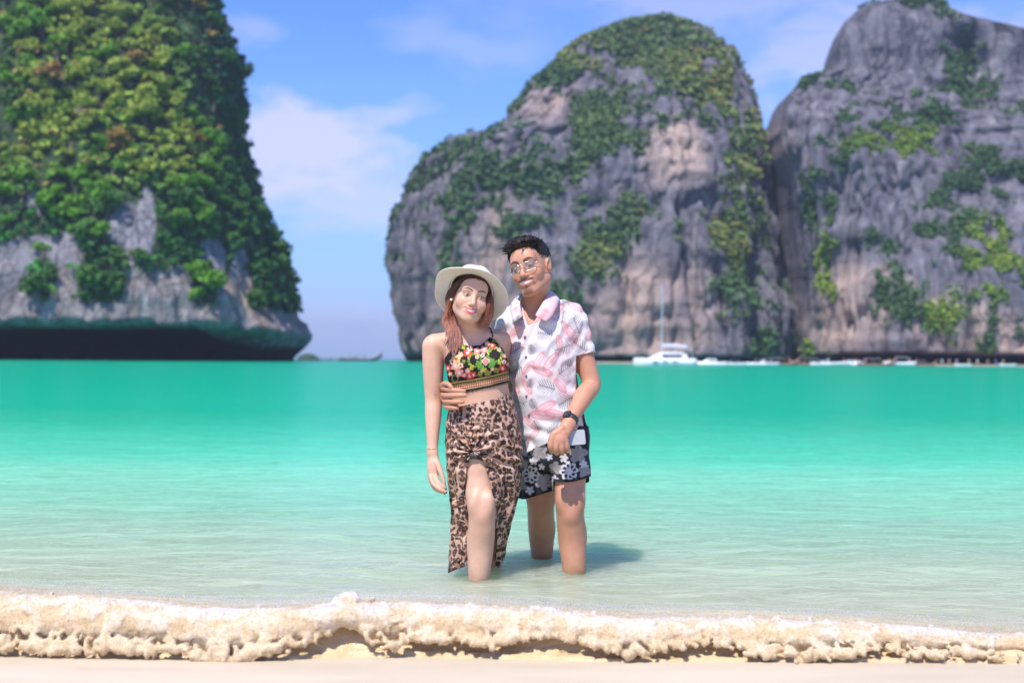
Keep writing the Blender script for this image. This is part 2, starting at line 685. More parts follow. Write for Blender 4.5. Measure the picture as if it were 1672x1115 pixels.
# crest height above still water and line of the wave foot along the shore (metres)
CREST = np.interp(WAVE_X, [-4.2, -1.7, -1.2, -0.85, -0.5, -0.2, 0.3, 0.8, 1.15, 1.4, 1.8, 4.2],
                  [0.145, 0.15, 0.128, 0.112, 0.125, 0.112, 0.100, 0.092, 0.082, 0.062, 0.046, 0.04]) + 0.012 * fbm(_wp * 2, 3, 2)
FOOT = np.interp(WAVE_X, [-4.2, -1.7, -1.2, -0.7, -0.3, 0.2, 0.9, 1.4, 4.2], [3.70, 3.68, 3.61, 3.60, 3.68, 3.62, 3.64, 3.64, 3.66]) + 0.02 * fbm(_wq * 0.6, 3, 8)


def wave_at(x):
    return np.interp(x, WAVE_X, CREST), np.interp(x, WAVE_X, FOOT)


def sea_height(X, Y):
    """ripples + swell + the shore break"""
    c, f = wave_at(X)
    t = Y - f
    up = smooth(t, -0.005, 0.15)
    down = 1 - smooth(t, 0.15, 0.95)
    hump = c * np.where(t < 0.15, up ** 1.35, down)
    film = np.where(t < 0.0, np.maximum(-0.03 - 0.25 * (-t), -0.2), 0)
    near = np.clip(t / 0.8, 0, 1)
    fade = 1 / (1 + (Y / 34.0) ** 2)
    p = np.stack((X, Y, np.zeros_like(X)), -1)
    q = p * np.array((1.0, 2.1, 1.0))
    rip = 0.020 * fbm(q * 1.1, 3, 31) + 0.012 * (1 - 2 * np.abs(fbm(q * 2.3 + 7.7, 2, 41))) + 0.0028 * fbm(q * 7.0, 2, 57)
    sw = 0.02 * fbm(p * np.array((0.12, 0.35, 1)), 2, 77) * smooth(Y, 5, 9)
    ring = 0
    for (lx, ly) in ((0.262, 5.03), (0.135, 5.42), (-0.135, 4.88), (-0.09, 5.12)):
        r = np.hypot(X - lx, Y - ly)
        ring = ring + .0042 * np.cos((r - .05) * 95) * np.exp(-((r - .05) / .11) ** 2)
    return hump + film + near * fade * rip + sw * fade + ring


def build_sea():
    ys = [3.3]
    while ys[-1] < 4.6:
        ys.append(ys[-1] + 0.0105)
    while ys[-1] < 5800:
        ys.append(ys[-1] * 1.0105 + 0.002)
    ys = np.array(ys)
    u = np.linspace(-1, 1, 261)
    xs = np.sign(u) * (0.72 * np.abs(u) + 0.28 * np.abs(u) ** 3)
    Y, U = np.meshgrid(ys, xs, indexing='ij')
    X = U * (1.4 + Y * 0.70)
    Z = sea_height(X, Y)
    c, f = wave_at(X)
    t = Y - f
    sandy = (1 - smooth(t, 0.10, 0.45))                       # sand stirred up in the breaker
    m, nt, b = new_mat('sea_water')
    geo = nt.nodes.new('ShaderNodeNewGeometry')
    pos = geo.outputs['Position']
    sep = nt.nodes.new('ShaderNodeSeparateXYZ')
    nt.links.new(pos, sep.inputs[0])
    # colour of the water body follows its depth, which grows away from the shore
    d = math_node(nt, 'LOGARITHM', math_node(nt, 'MAXIMUM', sep.outputs[1], 1.0), 10.0)
    dn = noise_tex(nt, mapping(nt, pos, (0.05, 0.12, 1)), 1.0, 3)
    d = math_node(nt, 'ADD', d, math_node(nt, 'MULTIPLY', math_node(nt, 'SUBTRACT', dn, 0.5), 0.22))
    fac = math_node(nt, 'DIVIDE', d, 3.5)
    col = ramp(nt, fac, ((0.165, (0.55, 0.55, 0.385)), (0.205, (0.40, 0.55, 0.365)), (0.245, (0.20, 0.49, 0.305)), (0.30, (0.06, 0.41, 0.245)),
                         (0.37, (0.005, 0.355, 0.205)), (0.46, (0.0, 0.335, 0.19)), (0.66, (0.0, 0.30, 0.175)), (0.80, (0.0, 0.25, 0.18)), (0.90, (0.02, 0.15, 0.22))))
    at_ = nt.nodes.new('ShaderNodeAttribute')
    at_.attribute_name = 'sandy'
    sn = noise_tex(nt, mapping(nt, pos, (5, 5, 9)), 3.0, 5, 0.65)
    scol = ramp(nt, sn, ((0.3, (0.50, 0.36, 0.19)), (0.7, (0.62, 0.49, 0.31))))
    col = mix_col(nt, at_.outputs['Fac'], col, scol)
    dif = nt.nodes.new('ShaderNodeSubsurfaceScattering')             # light wanders in the milky water before it comes out
    dif.falloff = 'RANDOM_WALK'
    nt.links.new(col, dif.inputs['Color'])
    dif.inputs['Scale'].default_value = 1.1
    dif.inputs['Radius'].default_value = (0.8, 1.0, 0.9)
    tr = nt.nodes.new('ShaderNodeBsdfTransparent')
    tr.inputs['Color'].default_value = (0.93, 0.97, 0.92, 1)
    clear = math_node(nt, 'MULTIPLY', math_node(nt, 'SUBTRACT', 1.0, math_node(nt, 'MULTIPLY', math_node(nt, 'SUBTRACT', sep.outputs[1], 3.5), 0.16), True), 0.48)
    clear = math_node(nt, 'MULTIPLY', clear, math_node(nt, 'SUBTRACT', 1.0, at_.outputs['Fac'], True))
    far = nt.nodes.new('ShaderNodeBsdfDiffuse')
    nt.links.new(col, far.inputs['Color'])
    deep = nt.nodes.new('ShaderNodeMixShader')
    nt.links.new(math_node(nt, 'MAXIMUM', at_.outputs['Fac'], math_node(nt, 'MULTIPLY', math_node(nt, 'SUBTRACT', sep.outputs[1], 9.0), 0.12, True)), deep.inputs[0])
    nt.links.new(dif.outputs[0], deep.inputs[1])
    nt.links.new(far.outputs[0], deep.inputs[2])
    body = nt.nodes.new('ShaderNodeMixShader')
    nt.links.new(clear, body.inputs[0])
    nt.links.new(deep.outputs[0], body.inputs[1])
    nt.links.new(tr.outputs[0], body.inputs[2])
    gl = nt.nodes.new('ShaderNodeBsdfGlossy')
    gl.inputs['Roughness'].default_value = 0.13
    # small ripples, longer along the shore; fine ones near, broad ones far
    r1 = noise_tex(nt, mapping(nt, pos, (1.0, 2.3, 1)), 2.6, 5, 0.55, 0.4)
    r2 = noise_tex(nt, mapping(nt, pos, (0.35, 1.0, 1)), 1.1, 4, 0.6, 0.3)
    r3 = noise_tex(nt, mapping(nt, pos, (0.6, 1.5, 1)), 14.0, 3, 0.6, 0.2)
    hgt = math_node(nt, 'ADD', math_node(nt, 'ADD', math_node(nt, 'MULTIPLY', r1, 0.09), math_node(nt, 'MULTIPLY', r2, 0.22)), math_node(nt, 'MULTIPLY', r3, 0.006))
    bp = nt.nodes.new('ShaderNodeBump')
    bp.inputs['Strength'].default_value = 1.0
    bp.inputs['Distance'].default_value = 0.9
    nt.links.new(hgt, bp.inputs['Height'])
    nt.links.new(bp.outputs[0], gl.inputs['Normal'])
    bp2 = nt.nodes.new('ShaderNodeBump')
    bp2.inputs['Strength'].default_value = 0.9
    bp2.inputs['Distance'].default_value = 0.35
    nt.links.new(hgt, bp2.inputs['Height'])
    nt.links.new(bp2.outputs[0], dif.inputs['Normal'])
    nt.links.new(bp2.outputs[0], far.inputs['Normal'])
    fr = nt.nodes.new('ShaderNodeFresnel')
    fr.inputs['IOR'].default_value = 1.33
    nt.links.new(bp.outputs[0], fr.inputs['Normal'])
    fc = math_node(nt, 'MINIMUM', math_node(nt, 'MULTIPLY', fr.outputs[0], 0.9), 0.36)
    mx = nt.nodes.new('ShaderNodeMixShader')
    nt.links.new(fc, mx.inputs[0])
    nt.links.new(body.outputs[0], mx.inputs[1])
    nt.links.new(gl.outputs[0], mx.inputs[2])
    nt.links.new(mx.outputs[0], nt.nodes['Material Output'].inputs['Surface'])
    o = mesh_obj('sea_water', np.stack((X, Y, Z), -1).reshape(-1, 3), grid_faces(len(ys), len(xs)), m, attrs={'sandy': sandy.ravel()})
    tag(o, 'clear turquoise bay water, milky and pale near the shore', kind='structure')


build_sea()


def build_foam():
    h = 0.0047
    x0, x1 = -2.3, 2.15
    fld = Field((x0, 3.42, -0.02), (x1, 4.10, 0.235), h)
    rng = np.random.default_rng(5)

    def dens(x):   # 1 = thick tumbling lip, 0 = spent film
        return np.interp(x, [-2.5, -1.2, -0.6, -0.48, 0.9, 1.12, 1.35, 2.3], [1.0, 1.0, 0.95, 0.9, 0.85, 0.7, 0.38, 0.16])
    # how far down the face the tumbling foam hangs (fraction of crest height left bare below it)
    bare_x = np.array([-2.5, -1.75, -1.45, -1.3, -1.1, -0.9, -0.72, -0.56, -0.48, -0.42, -0.2, -0.05, 0.1, 0.35, 0.6, 0.9, 1.2, 1.5, 2.3])
    bare_v = np.array([0.28, 0.34, 0.26, 0.20, 0.14, 0.12, 0.20, 0.64, 0.66, 0.30, 0.46, 0.26, 0.54, 0.40, 0.36, 0.32, 0.36, 0.40, 0.5])
    bare_v = bare_v * .72
    # the rolling body of the lip, then lumps of foam riding on it
    for x in np.arange(x0 + .03, x1 - .03, .012):
        dn = float(dens(x))
        if dn < .07:
            continue
        c, f = [float(v) for v in wave_at(x)]
        nz = float(vnoise(np.array([[x * 8.0, 1.5, 2.2]]), 9)[0])
        lb = .020 * float(vnoise(np.array([[x * 9.0, 4.5, 7.2]]), 19)[0])
        bare = float(np.interp(x, bare_x, bare_v)) + .30 * nz
        rz = max(c * (1.04 - bare) * .5 * min(1, .45 + dn), .008)
        fld.ell((x, f + .108 - .030 * dn - lb * .8, c * (1.04 + bare) * .5), (.022, .026 + .040 * dn, rz), k=.02)
    n = 2600
    X = rng.uniform(x0 + 0.03, x1 - 0.03, n)
    DN = dens(X)
    ok = rng.random(n) < DN
    X, DN = X[ok], DN[ok]
    C, Fo = wave_at(X)
    B = np.interp(X, bare_x, bare_v) + 0.30 * vnoise(np.stack((X * 8.0, X * 0 + 1.5, X * 0 + 2.2), -1), 9)
    for i in range(len(X)):                          # torn lower edge: small shreds and drips
        x, dn, c, f, bare = X[i], DN[i], C[i], Fo[i], B[i]
        w = .06 + abs(rng.normal(0, .16)) if rng.random() < .6 else rng.random()
        z = c * (bare + (1.05 - bare) * w) + rng.normal(0, .004)
        y = f + 0.135 * smooth(z / max(c, 1e-3), 0.0, 1.2) - 0.048 * dn * math.sin(math.pi * min(w * 0.85 + 0.25, 1)) + rng.normal(0, 0.006)
        r = rng.uniform(0.0028, 0.0085)
        fld.ell((x, y, max(z, .004)), (r * rng.uniform(0.8, 1.6), r, r * rng.uniform(0.8, 2.0)), k=0.010)
    # one splash thrown up where two lips meet
    for i in range(80):
        a = rng.random()
        px, py, pz = -0.50 + rng.normal(0, 0.030) * (1.1 - .6 * a), 3.76 + rng.normal(0, 0.02), 0.095 + 0.058 * a
        fld.ell((px, py, pz), rng.uniform(0.005, 0.013, 3) * (1.2 - 0.4 * a), k=0.012)

    def curl(p):
        """rolled, torn folds of foam: fractal noise, warped so that the folds curl over"""
        w = np.stack((fbm(p * 14, 2, 71), fbm(p * 14 + 9, 2, 72), fbm(p * 14 + 17, 2, 73)), -1) * .035
        a = fbm((p + w) * np.array((20, 26, 24)), 5, 3, .54)
        b_ = 1 - 2.4 * np.abs(fbm((p + w * .5) * np.array((34, 40, 30)), 3, 13, .6))
        return a, b_

    def disp(p):
        a, b_ = curl(p)
        return -0.0078 * a - 0.0012 * b_ + .0003
    fld.displace(disp, 0.020)
    V, F = fld.mesh()
    V = relax(V, F, 1, 0.25)
    c, f = wave_at(V[:, 0])
    hgt = V[:, 2] / np.maximum(c, 0.02)
    a, b_ = curl(V)
    peak = smooth(1.3 * a + .4 * b_, -.25, .75)
    white = smooth(hgt + 0.45 * fbm(V * 14, 3, 21) + 1.2 * (V[:, 1] - f - .10), 0.78, 1.45)
    low = smooth(hgt + .2 * fbm(V * 20, 2, 25), .25, .95)[:, None]
    cream = np.array((0.66, 0.545, 0.39)) * (1 - low) + np.array((0.69, 0.605, 0.50)) * low
    tan = np.array((0.61, 0.48, 0.315)) * (1 - peak[:, None]) + cream * peak[:, None]
    col = tan * (1 - white[:, None]) + np.array((0.63, 0.60, 0.59)) * white[:, None]
    m, nt, b = new_mat('sandy_foam')
    a = nt.nodes.new('ShaderNodeVertexColor')
    a.layer_name = 'Col'
    oc = obj_coord(nt)
    n1 = noise_tex(nt, oc, 160, 4, 0.7)
    cc = mix_col(nt, 1.0, a.outputs[0], ramp(nt, n1, ((0.3, (0.74, 0.70, 0.64)), (0.7, (1.08, 1.06, 1.04)))), 'MULTIPLY')
    nt.links.new(cc, b.inputs['Base Color'])
    b.inputs['Roughness'].default_value = 0.75
    b.inputs['Specular IOR Level'].default_value = 0.25
    b.inputs['Subsurface Weight'].default_value = 0.45
    b.inputs['Subsurface Radius'].default_value = (1.0, 0.8, 0.6)
    b.inputs['Subsurface Scale'].default_value = 0.010
    bump(nt, b, math_node(nt, 'ADD', n1, noise_tex(nt, oc, 420, 2)), 0.4, 0.005)
    o = mesh_obj('wave_foam', V, F, m, colors=col)
    foam_v, foam_c = V, col
    tag(o, 'tumbling sandy white foam along the lip of the breaking shore wave', 'foam', kind='stuff')
    # fine spray and bubbles along the crest
    ico_v = np.array(((1, 1, 1), (1, -1, -1), (-1, 1, -1), (-1, -1, 1)), float) * .8
    ico_f = np.array(((0, 1, 2), (0, 3, 1), (0, 2, 3), (1, 3, 2)))
    k = 34000
    x = rng.uniform(x0, x1, k)
    c, f = wave_at(x)
    air = rng.random(k) < 0.72
    ya = f + rng.uniform(0.05, 0.30, k)
    gust = .4 + 1.2 * np.clip(fbm(np.stack((x * 5, x * 0 + 3, x * 0), -1), 3, 66) + .3, 0, 1)
    za = np.maximum(c, 0.06) * rng.uniform(0.9, 1.12, k) * (1 - 0.5 * np.maximum(0, ya - f - 0.16)) + np.abs(rng.normal(0, 1, k)) * (0.010 + 0.018 * smooth(-x, 1.0, 1.4)) * gust
    yb = f + rng.uniform(0.2, 0.55, k) * rng.random(k) + 0.1
    zb = c * (1 - smooth(yb - f, 0.15, 0.95)) + 0.002
    P = np.stack((x, np.where(air, ya, yb), np.where(air, za, zb)), 1)
    R = np.where(air, rng.uniform(0.0004, 0.0014, k), rng.uniform(0.0006, 0.0017, k))
    V = (P[:, None, :] + ico_v[None] * R[:, None, None]).reshape(-1, 3)
    F = (ico_f[None] + (np.arange(len(P)) * len(ico_v))[:, None, None]).reshape(-1, 3)
    pick = rng.integers(0, len(foam_v), 90000)
    g = foam_v[pick] + rng.normal(0, .0022, (len(pick), 3)) + np.array((0, -.0012, .0008))
    gr = rng.uniform(.0005, .0015, len(pick))
    gV = (g[:, None, :] + ico_v[None] * gr[:, None, None]).reshape(-1, 3)
    gF = (ico_f[None] + (np.arange(len(g)) * 4)[:, None, None]).reshape(-1, 3)
    gc = np.repeat(np.clip(foam_c[pick] * rng.uniform(1.0, 1.3, (len(pick), 1)), 0, .80), 4, 0)
    fo = mesh_obj('foam_froth', gV, gF, vcol_mat('froth', .7, .3), colors=gc, smooth_shade=True)
    tag(fo, 'fine froth of bubbles over the tumbling shore wave', 'froth', kind='stuff')
    m2, nt, b = new_mat('spray_drops')
    oc = obj_coord(nt)
    nt.links.new(ramp(nt, noise_tex(nt, oc, 12, 3), ((0.3, (0.82, 0.80, 0.80)), (0.7, (0.93, 0.93, 0.96)))), b.inputs['Base Color'])
    b.inputs['Roughness'].default_value = 0.15
    b.inputs['Transmission Weight'].default_value = 0.25
    o = mesh_obj('wave_spray', V, F, m2)
    tag(o, 'fine white spray drops and bubbles over the wave crest', 'spray', kind='stuff')


def ico():
    t = (1 + 5 ** 0.5) / 2
    v = np.array([(-1, t, 0), (1, t, 0), (-1, -t, 0), (1, -t, 0), (0, -1, t), (0, 1, t), (0, -1, -t), (0, 1, -t), (t, 0, -1), (t, 0, 1), (-t, 0, -1), (-t, 0, 1)], float)
    v /= np.linalg.norm(v[0])
    f = np.array([(0, 11, 5), (0, 5, 1), (0, 1, 7), (0, 7, 10), (0, 10, 11), (1, 5, 9), (5, 11, 4), (11, 10, 2), (10, 7, 6), (7, 1, 8), (3, 9, 4), (3, 4, 2), (3, 2, 6), (3, 6, 8), (3, 8, 9), (4, 9, 5), (2, 4, 11), (6, 2, 10), (8, 6, 7), (9, 8, 1)])
    return v, f


build_foam()

# ------------------------------------------------------------------ limestone cliffs
def rock_mat(name, base, light, dark, stain, veg, scale=1.0, warm=0.5):
    m, nt, b = new_mat(name)
    oc = obj_coord(nt)
    s1 = noise_tex(nt, mapping(nt, oc, (0.16 * scale, 0.16 * scale, 0.022 * scale)), 1.0, 8, 0.62, 0.6)
    s2 = noise_tex(nt, mapping(nt, oc, (0.6 * scale, 0.6 * scale, 0.05 * scale)), 1.0, 6, 0.65, 0.3)
    s3 = noise_tex(nt, mapping(nt, oc, (0.035 * scale, 0.035 * scale, 0.03 * scale)), 1.0, 5, 0.6, 0.8)
    s4 = noise_tex(nt, mapping(nt, oc, (0.9 * scale, 0.9 * scale, 0.9 * scale)), 1.0, 6, 0.7)
    c = ramp(nt, s1, ((0.28, dark), (0.45, base), (0.62, base), (0.78, light)))
    c = mix_col(nt, ramp(nt, s2, ((0.42, 0.0), (0.70, 0.75))), c, dark)
    c = mix_col(nt, ramp(nt, s2, ((0.25, 0.65), (0.42, 0.0))), c, light)
    at_ = nt.nodes.new('ShaderNodeAttribute')
    at_.attribute_name = 'stain'
    st = math_node(nt, 'MULTIPLY', at_.outputs['Fac'], ramp(nt, s3, ((0.38, 0.0), (0.62, warm))))
    c = mix_col(nt, st, c, stain)
    c = mix_col(nt, 0.22, c, ramp(nt, s4, ((0.3, (0.03, 0.03, 0.04)), (0.7, (0.62, 0.60, 0.62)))), 'OVERLAY')
    vo = nt.nodes.new('ShaderNodeTexVoronoi')
    vo.feature = 'DISTANCE_TO_EDGE'
    vo.inputs['Scale'].default_value = 1.0
    wn = nt.nodes.new('ShaderNodeTexNoise')
    wn.inputs['Scale'].default_value = 0.12 * scale
    wn.inputs['Detail'].default_value = 4
    nt.links.new(oc, wn.inputs['Vector'])
    wm = nt.nodes.new('ShaderNodeVectorMath')
    wm.operation = 'MULTIPLY_ADD'
    nt.links.new(wn.outputs['Color'], wm.inputs[0])
    wm.inputs[1].default_value = (14, 14, 26)
    nt.links.new(oc, wm.inputs[2])
    nt.links.new(mapping(nt, wm.outputs[0], (0.17 * scale, 0.17 * scale, 0.035 * scale)), vo.inputs['Vector'])
    crack = ramp(nt, vo.outputs['Distance'], ((0.0, 1.0), (0.07, 0.0)))
    c = mix_col(nt, math_node(nt, 'MULTIPLY', crack, 0.42), c, tuple(x * .5 for x in dark))
    av = nt.nodes.new('ShaderNodeAttribute')
    av.attribute_name = 'veg'
    gcol = ramp(nt, s4, ((0.3, veg[0]), (0.7, veg[1])))
    c = mix_col(nt, math_node(nt, 'MULTIPLY', av.outputs['Fac'], 0.9), c, gcol)
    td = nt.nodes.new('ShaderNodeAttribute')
    td.attribute_name = 'tide_and_shade'
    c = mix_col(nt, td.outputs['Fac'], c, (0.010, 0.012, 0.015))       # wet black algae band, and shade painted inside the sea cave
    nt.links.new(c, b.inputs['Base Color'])
    b.inputs['Roughness'].default_value = 0.9
    b.inputs['Specular IOR Level'].default_value = 0.15
    hg = math_node(nt, 'SUBTRACT', math_node(nt, 'ADD', s2, math_node(nt, 'MULTIPLY', s4, 0.7)), math_node(nt, 'MULTIPLY', crack, 0.45))
    bump(nt, b, hg, 0.75, 1.3)
    return m


def closed_cliff(secs, rings, n_front, n_back, power, disp):
    """secs: (z, x_left, x_right, y_front, y_back, y_widest) -> vertices of a closed rocky body, top capped"""
    A = np.array(secs, float)
    z = np.linspace(A[0, 0], A[-1, 0], rings)
    cols = [np.interp(z, A[:, 0], A[:, j]) for j in range(1, 6)]
    xl, xr, yf, yb, ym = [c[:, None] for c in cols]
    th = np.concatenate([np.linspace(math.pi, 2 * math.pi, n_front, endpoint=False), np.linspace(0, math.pi, n_back, endpoint=False)])[None, :]
    cx, rx = (xl + xr) / 2, (xr - xl) / 2
    ct, st = np.cos(th), np.sin(th)
    sx = np.sign(ct) * np.abs(ct) ** power
    sy = np.sign(st) * np.abs(st) ** power
    X = cx + rx * sx
    Y = np.where(sy < 0, ym + (ym - yf) * sy, ym + (yb - ym) * sy)
    Z = np.broadcast_to(z[:, None], X.shape).copy()
    # outward direction in plan
    nx, ny = sx / np.maximum(rx, 1), sy / np.maximum(ym - yf, 1)
    ln = np.sqrt(nx * nx + ny * ny) + 1e-9
    P = np.stack((X, Y, Z), -1)
    dd = disp(P)
    P[..., 0] += nx / ln * dd
    P[..., 1] += ny / ln * dd
    nr, nc = X.shape
    F = []
    r, c = np.meshgrid(np.arange(nr - 1), np.arange(nc), indexing='ij')
    a = r * nc + c
    b = r * nc + (c + 1) % nc
    F = np.stack((a, b, b + nc, a + nc), -1).reshape(-1, 4)
    V = P.reshape(-1, 3)
    top = len(V)
    V = np.vstack([V, V[-nc:].mean(0)])
    k = np.arange(nc)
    t0 = (nr - 1) * nc
    capf = np.stack((t0 + k, t0 + (k + 1) % nc, np.full(nc, top), np.full(nc, top)), 1)
    return V, F, capf, nr, nc


def in_any(px, ells):
    v = np.full(len(px), -9.0)
    for (cx, cy, rx, ry) in ells:
        d = 1 - np.sqrt(((px[:, 0] - cx) / rx) ** 2 + ((px[:, 1] - cy) / ry) ** 2)
        v = np.maximum(v, d)
    return v


def normals_of(V, F):
    n = np.cross(V[F[:, 1]] - V[F[:, 0]], V[F[:, 3]] - V[F[:, 0]])
    return n / (np.linalg.norm(n, axis=1)[:, None] + 1e-9)


def prof(points, Y):
    """silhouette pixels -> (z, x) at distance Y, sorted by z"""
    P = np.array([at(px, py, Y) for px, py in points])
    P = P[np.argsort(P[:, 2])]
    return P[:, 2], P[:, 0]


# leaf clump prototypes: irregular crowns of many small leaf faces
def crown_mesh(rng, nleaf, lobes, leaf, squash=0.8):
    cs, rs = [], []
    for k in range(lobes):
        a = rng.uniform(0, 2 * math.pi)
        rr = rng.uniform(0.15, 0.62)
        cs.append((math.cos(a) * rr, math.sin(a) * rr, rng.uniform(-0.25, 0.45) * squash))
        rs.append(rng.uniform(0.28, 0.52))
    cs, rs = np.array(cs), np.array(rs)
    pick = rng.integers(0, lobes, nleaf)
    d = rng.normal(size=(nleaf, 3))
    d /= np.linalg.norm(d, axis=1)[:, None]
    d[:, 2] = np.where(d[:, 2] < -0.35, -d[:, 2], d[:, 2])
    P = cs[pick] + d * (rs[pick] * rng.uniform(0.72, 1.08, nleaf))[:, None] * np.array((1, 1, squash))
    nrm = d + rng.normal(0, 0.55, (nleaf, 3))
    nrm /= np.linalg.norm(nrm, axis=1)[:, None]
    u = np.cross(nrm, rng.normal(size=(nleaf, 3)))
    u /= np.linalg.norm(u, axis=1)[:, None]
    w = np.cross(nrm, u)
    L = leaf * rng.uniform(0.6, 1.4, nleaf)[:, None]
    q = np.stack((P - u * L, P - w * L * 0.6 + nrm * L * 0.15, P + u * L, P + w * L * 0.6 + nrm * L * 0.15), 1)
    return q.reshape(-1, 3), np.arange(nleaf * 4).reshape(-1, 4)


def leaf_mat(name, a, b_, c):
    m, nt, b = new_mat(name)
    oi = nt.nodes.new('ShaderNodeObjectInfo')
    geo = nt.nodes.new('ShaderNodeNewGeometry')
    n = noise_tex(nt, geo.outputs['Position'], 0.9, 4, 0.6)
    col = mix_col(nt, ramp(nt, n, ((0.32, 0.0), (0.68, 1.0))), a, b_)
    col = mix_col(nt, ramp(nt, oi.outputs['Random'], ((0.45, 0.0), (1.0, 0.75))), col, c)
    nt.links.new(col, b.inputs['Base Color'])
    b.inputs['Roughness'].default_value = 0.6
    b.inputs['Specular IOR Level'].default_value = 0.25
    tl = nt.nodes.new('ShaderNodeBsdfTranslucent')
    nt.links.new(col, tl.inputs['Color'])
    mx = nt.nodes.new('ShaderNodeMixShader')
    mx.inputs[0].default_value = 0.22
    nt.links.new(b.outputs[0], mx.inputs[1])
    nt.links.new(tl.outputs[0], mx.inputs[2])
    nt.links.new(mx.outputs[0], nt.nodes['Material Output'].inputs['Surface'])
    return m


def veg_vmat(name):
    m, nt, b = new_mat(name)
    a = nt.nodes.new('ShaderNodeVertexColor')
    a.layer_name = 'Col'
    oc = obj_coord(nt)
    n = noise_tex(nt, oc, 1.7, 3)
    c = mix_col(nt, 1.0, a.outputs[0], ramp(nt, n, ((0.25, 0.7), (0.75, 1.3))), 'MULTIPLY')
    nt.links.new(c, b.inputs['Base Color'])
    b.inputs['Roughness'].default_value = 0.65
    b.inputs['Specular IOR Level'].default_value = 0.2
    return m


def scatter_stuff(name, label, pts, nrm, size, cols, seed, leaves=34, leaf=0.24, lift=0.45):
    """many small bushes, too many and too small to count, as one mass"""
    rng = np.random.default_rng(seed)
    protos = [crown_mesh(rng, leaves, 4, leaf, 0.85) for _ in range(5)]
    VV, FF, CC, base = [], [], [], 0
    for i in range(len(pts)):
        v, f = protos[i % 5]
        a = rng.uniform(0, 2 * math.pi)
        R = np.array(((math.cos(a), -math.sin(a), 0), (math.sin(a), math.cos(a), 0), (0, 0, 1)))
        w = (v @ R.T) * size[i] * np.array((1, 1, rng.uniform(0.75, 1.15))) + pts[i] + nrm[i] * size[i] * lift
        VV.append(w)
        FF.append(f + base)
        CC.append(np.repeat(np.clip(cols[i] * rng.uniform(0.78, 1.22, (leaves, 1)), 0, 1), 4, 0))
        base += len(v)
    o = mesh_obj(name, np.vstack(VV), np.vstack(FF), VEG_MAT, smooth_shade=False, colors=np.vstack(CC))
    tag(o, label, 'vegetation', kind='stuff')
    return o


def sample_surface(V, F, dens_face, rng, n):
    a = V[F]
    ar = 0.5 * (np.linalg.norm(np.cross(a[:, 1] - a[:, 0], a[:, 2] - a[:, 0]), axis=1) + np.linalg.norm(np.cross(a[:, 2] - a[:, 0], a[:, 3] - a[:, 0]), axis=1))
    w = ar * dens_face
    w = w / w.sum()
    k = rng.choice(len(F), n, p=w)
    s, t = rng.random(n)[:, None], rng.random(n)[:, None]
    return (a[k, 0] * (1 - s) + a[k, 1] * s) * (1 - t) + (a[k, 3] * (1 - s) + a[k, 2] * s) * t, k


VEG_MAT = veg_vmat('cliff_shrub_leaves')
G_DARK, G_MID, G_LIT, G_YEL = np.array((0.022, 0.075, 0.03)), np.array((0.05, 0.16, 0.03)), np.array((0.12, 0.24, 0.03)), np.array((0.25, 0.34, 0.05))
G_TEAL, G_TAN = np.array((0.015, 0.075, 0.05)), np.array((0.33, 0.22, 0.07))


def finish_cliff(name, label, V, F, capf, mat, veg, stain, tide_and_shade):
    me_f = [tuple(f) for f in F] + [tuple(f[:3]) for f in capf]
    o = mesh_obj(name, V, me_f, mat, attrs={'veg': veg, 'stain': stain, 'tide_and_shade': tide_and_shade})
    tag(o, label, kind='structure')
    return o


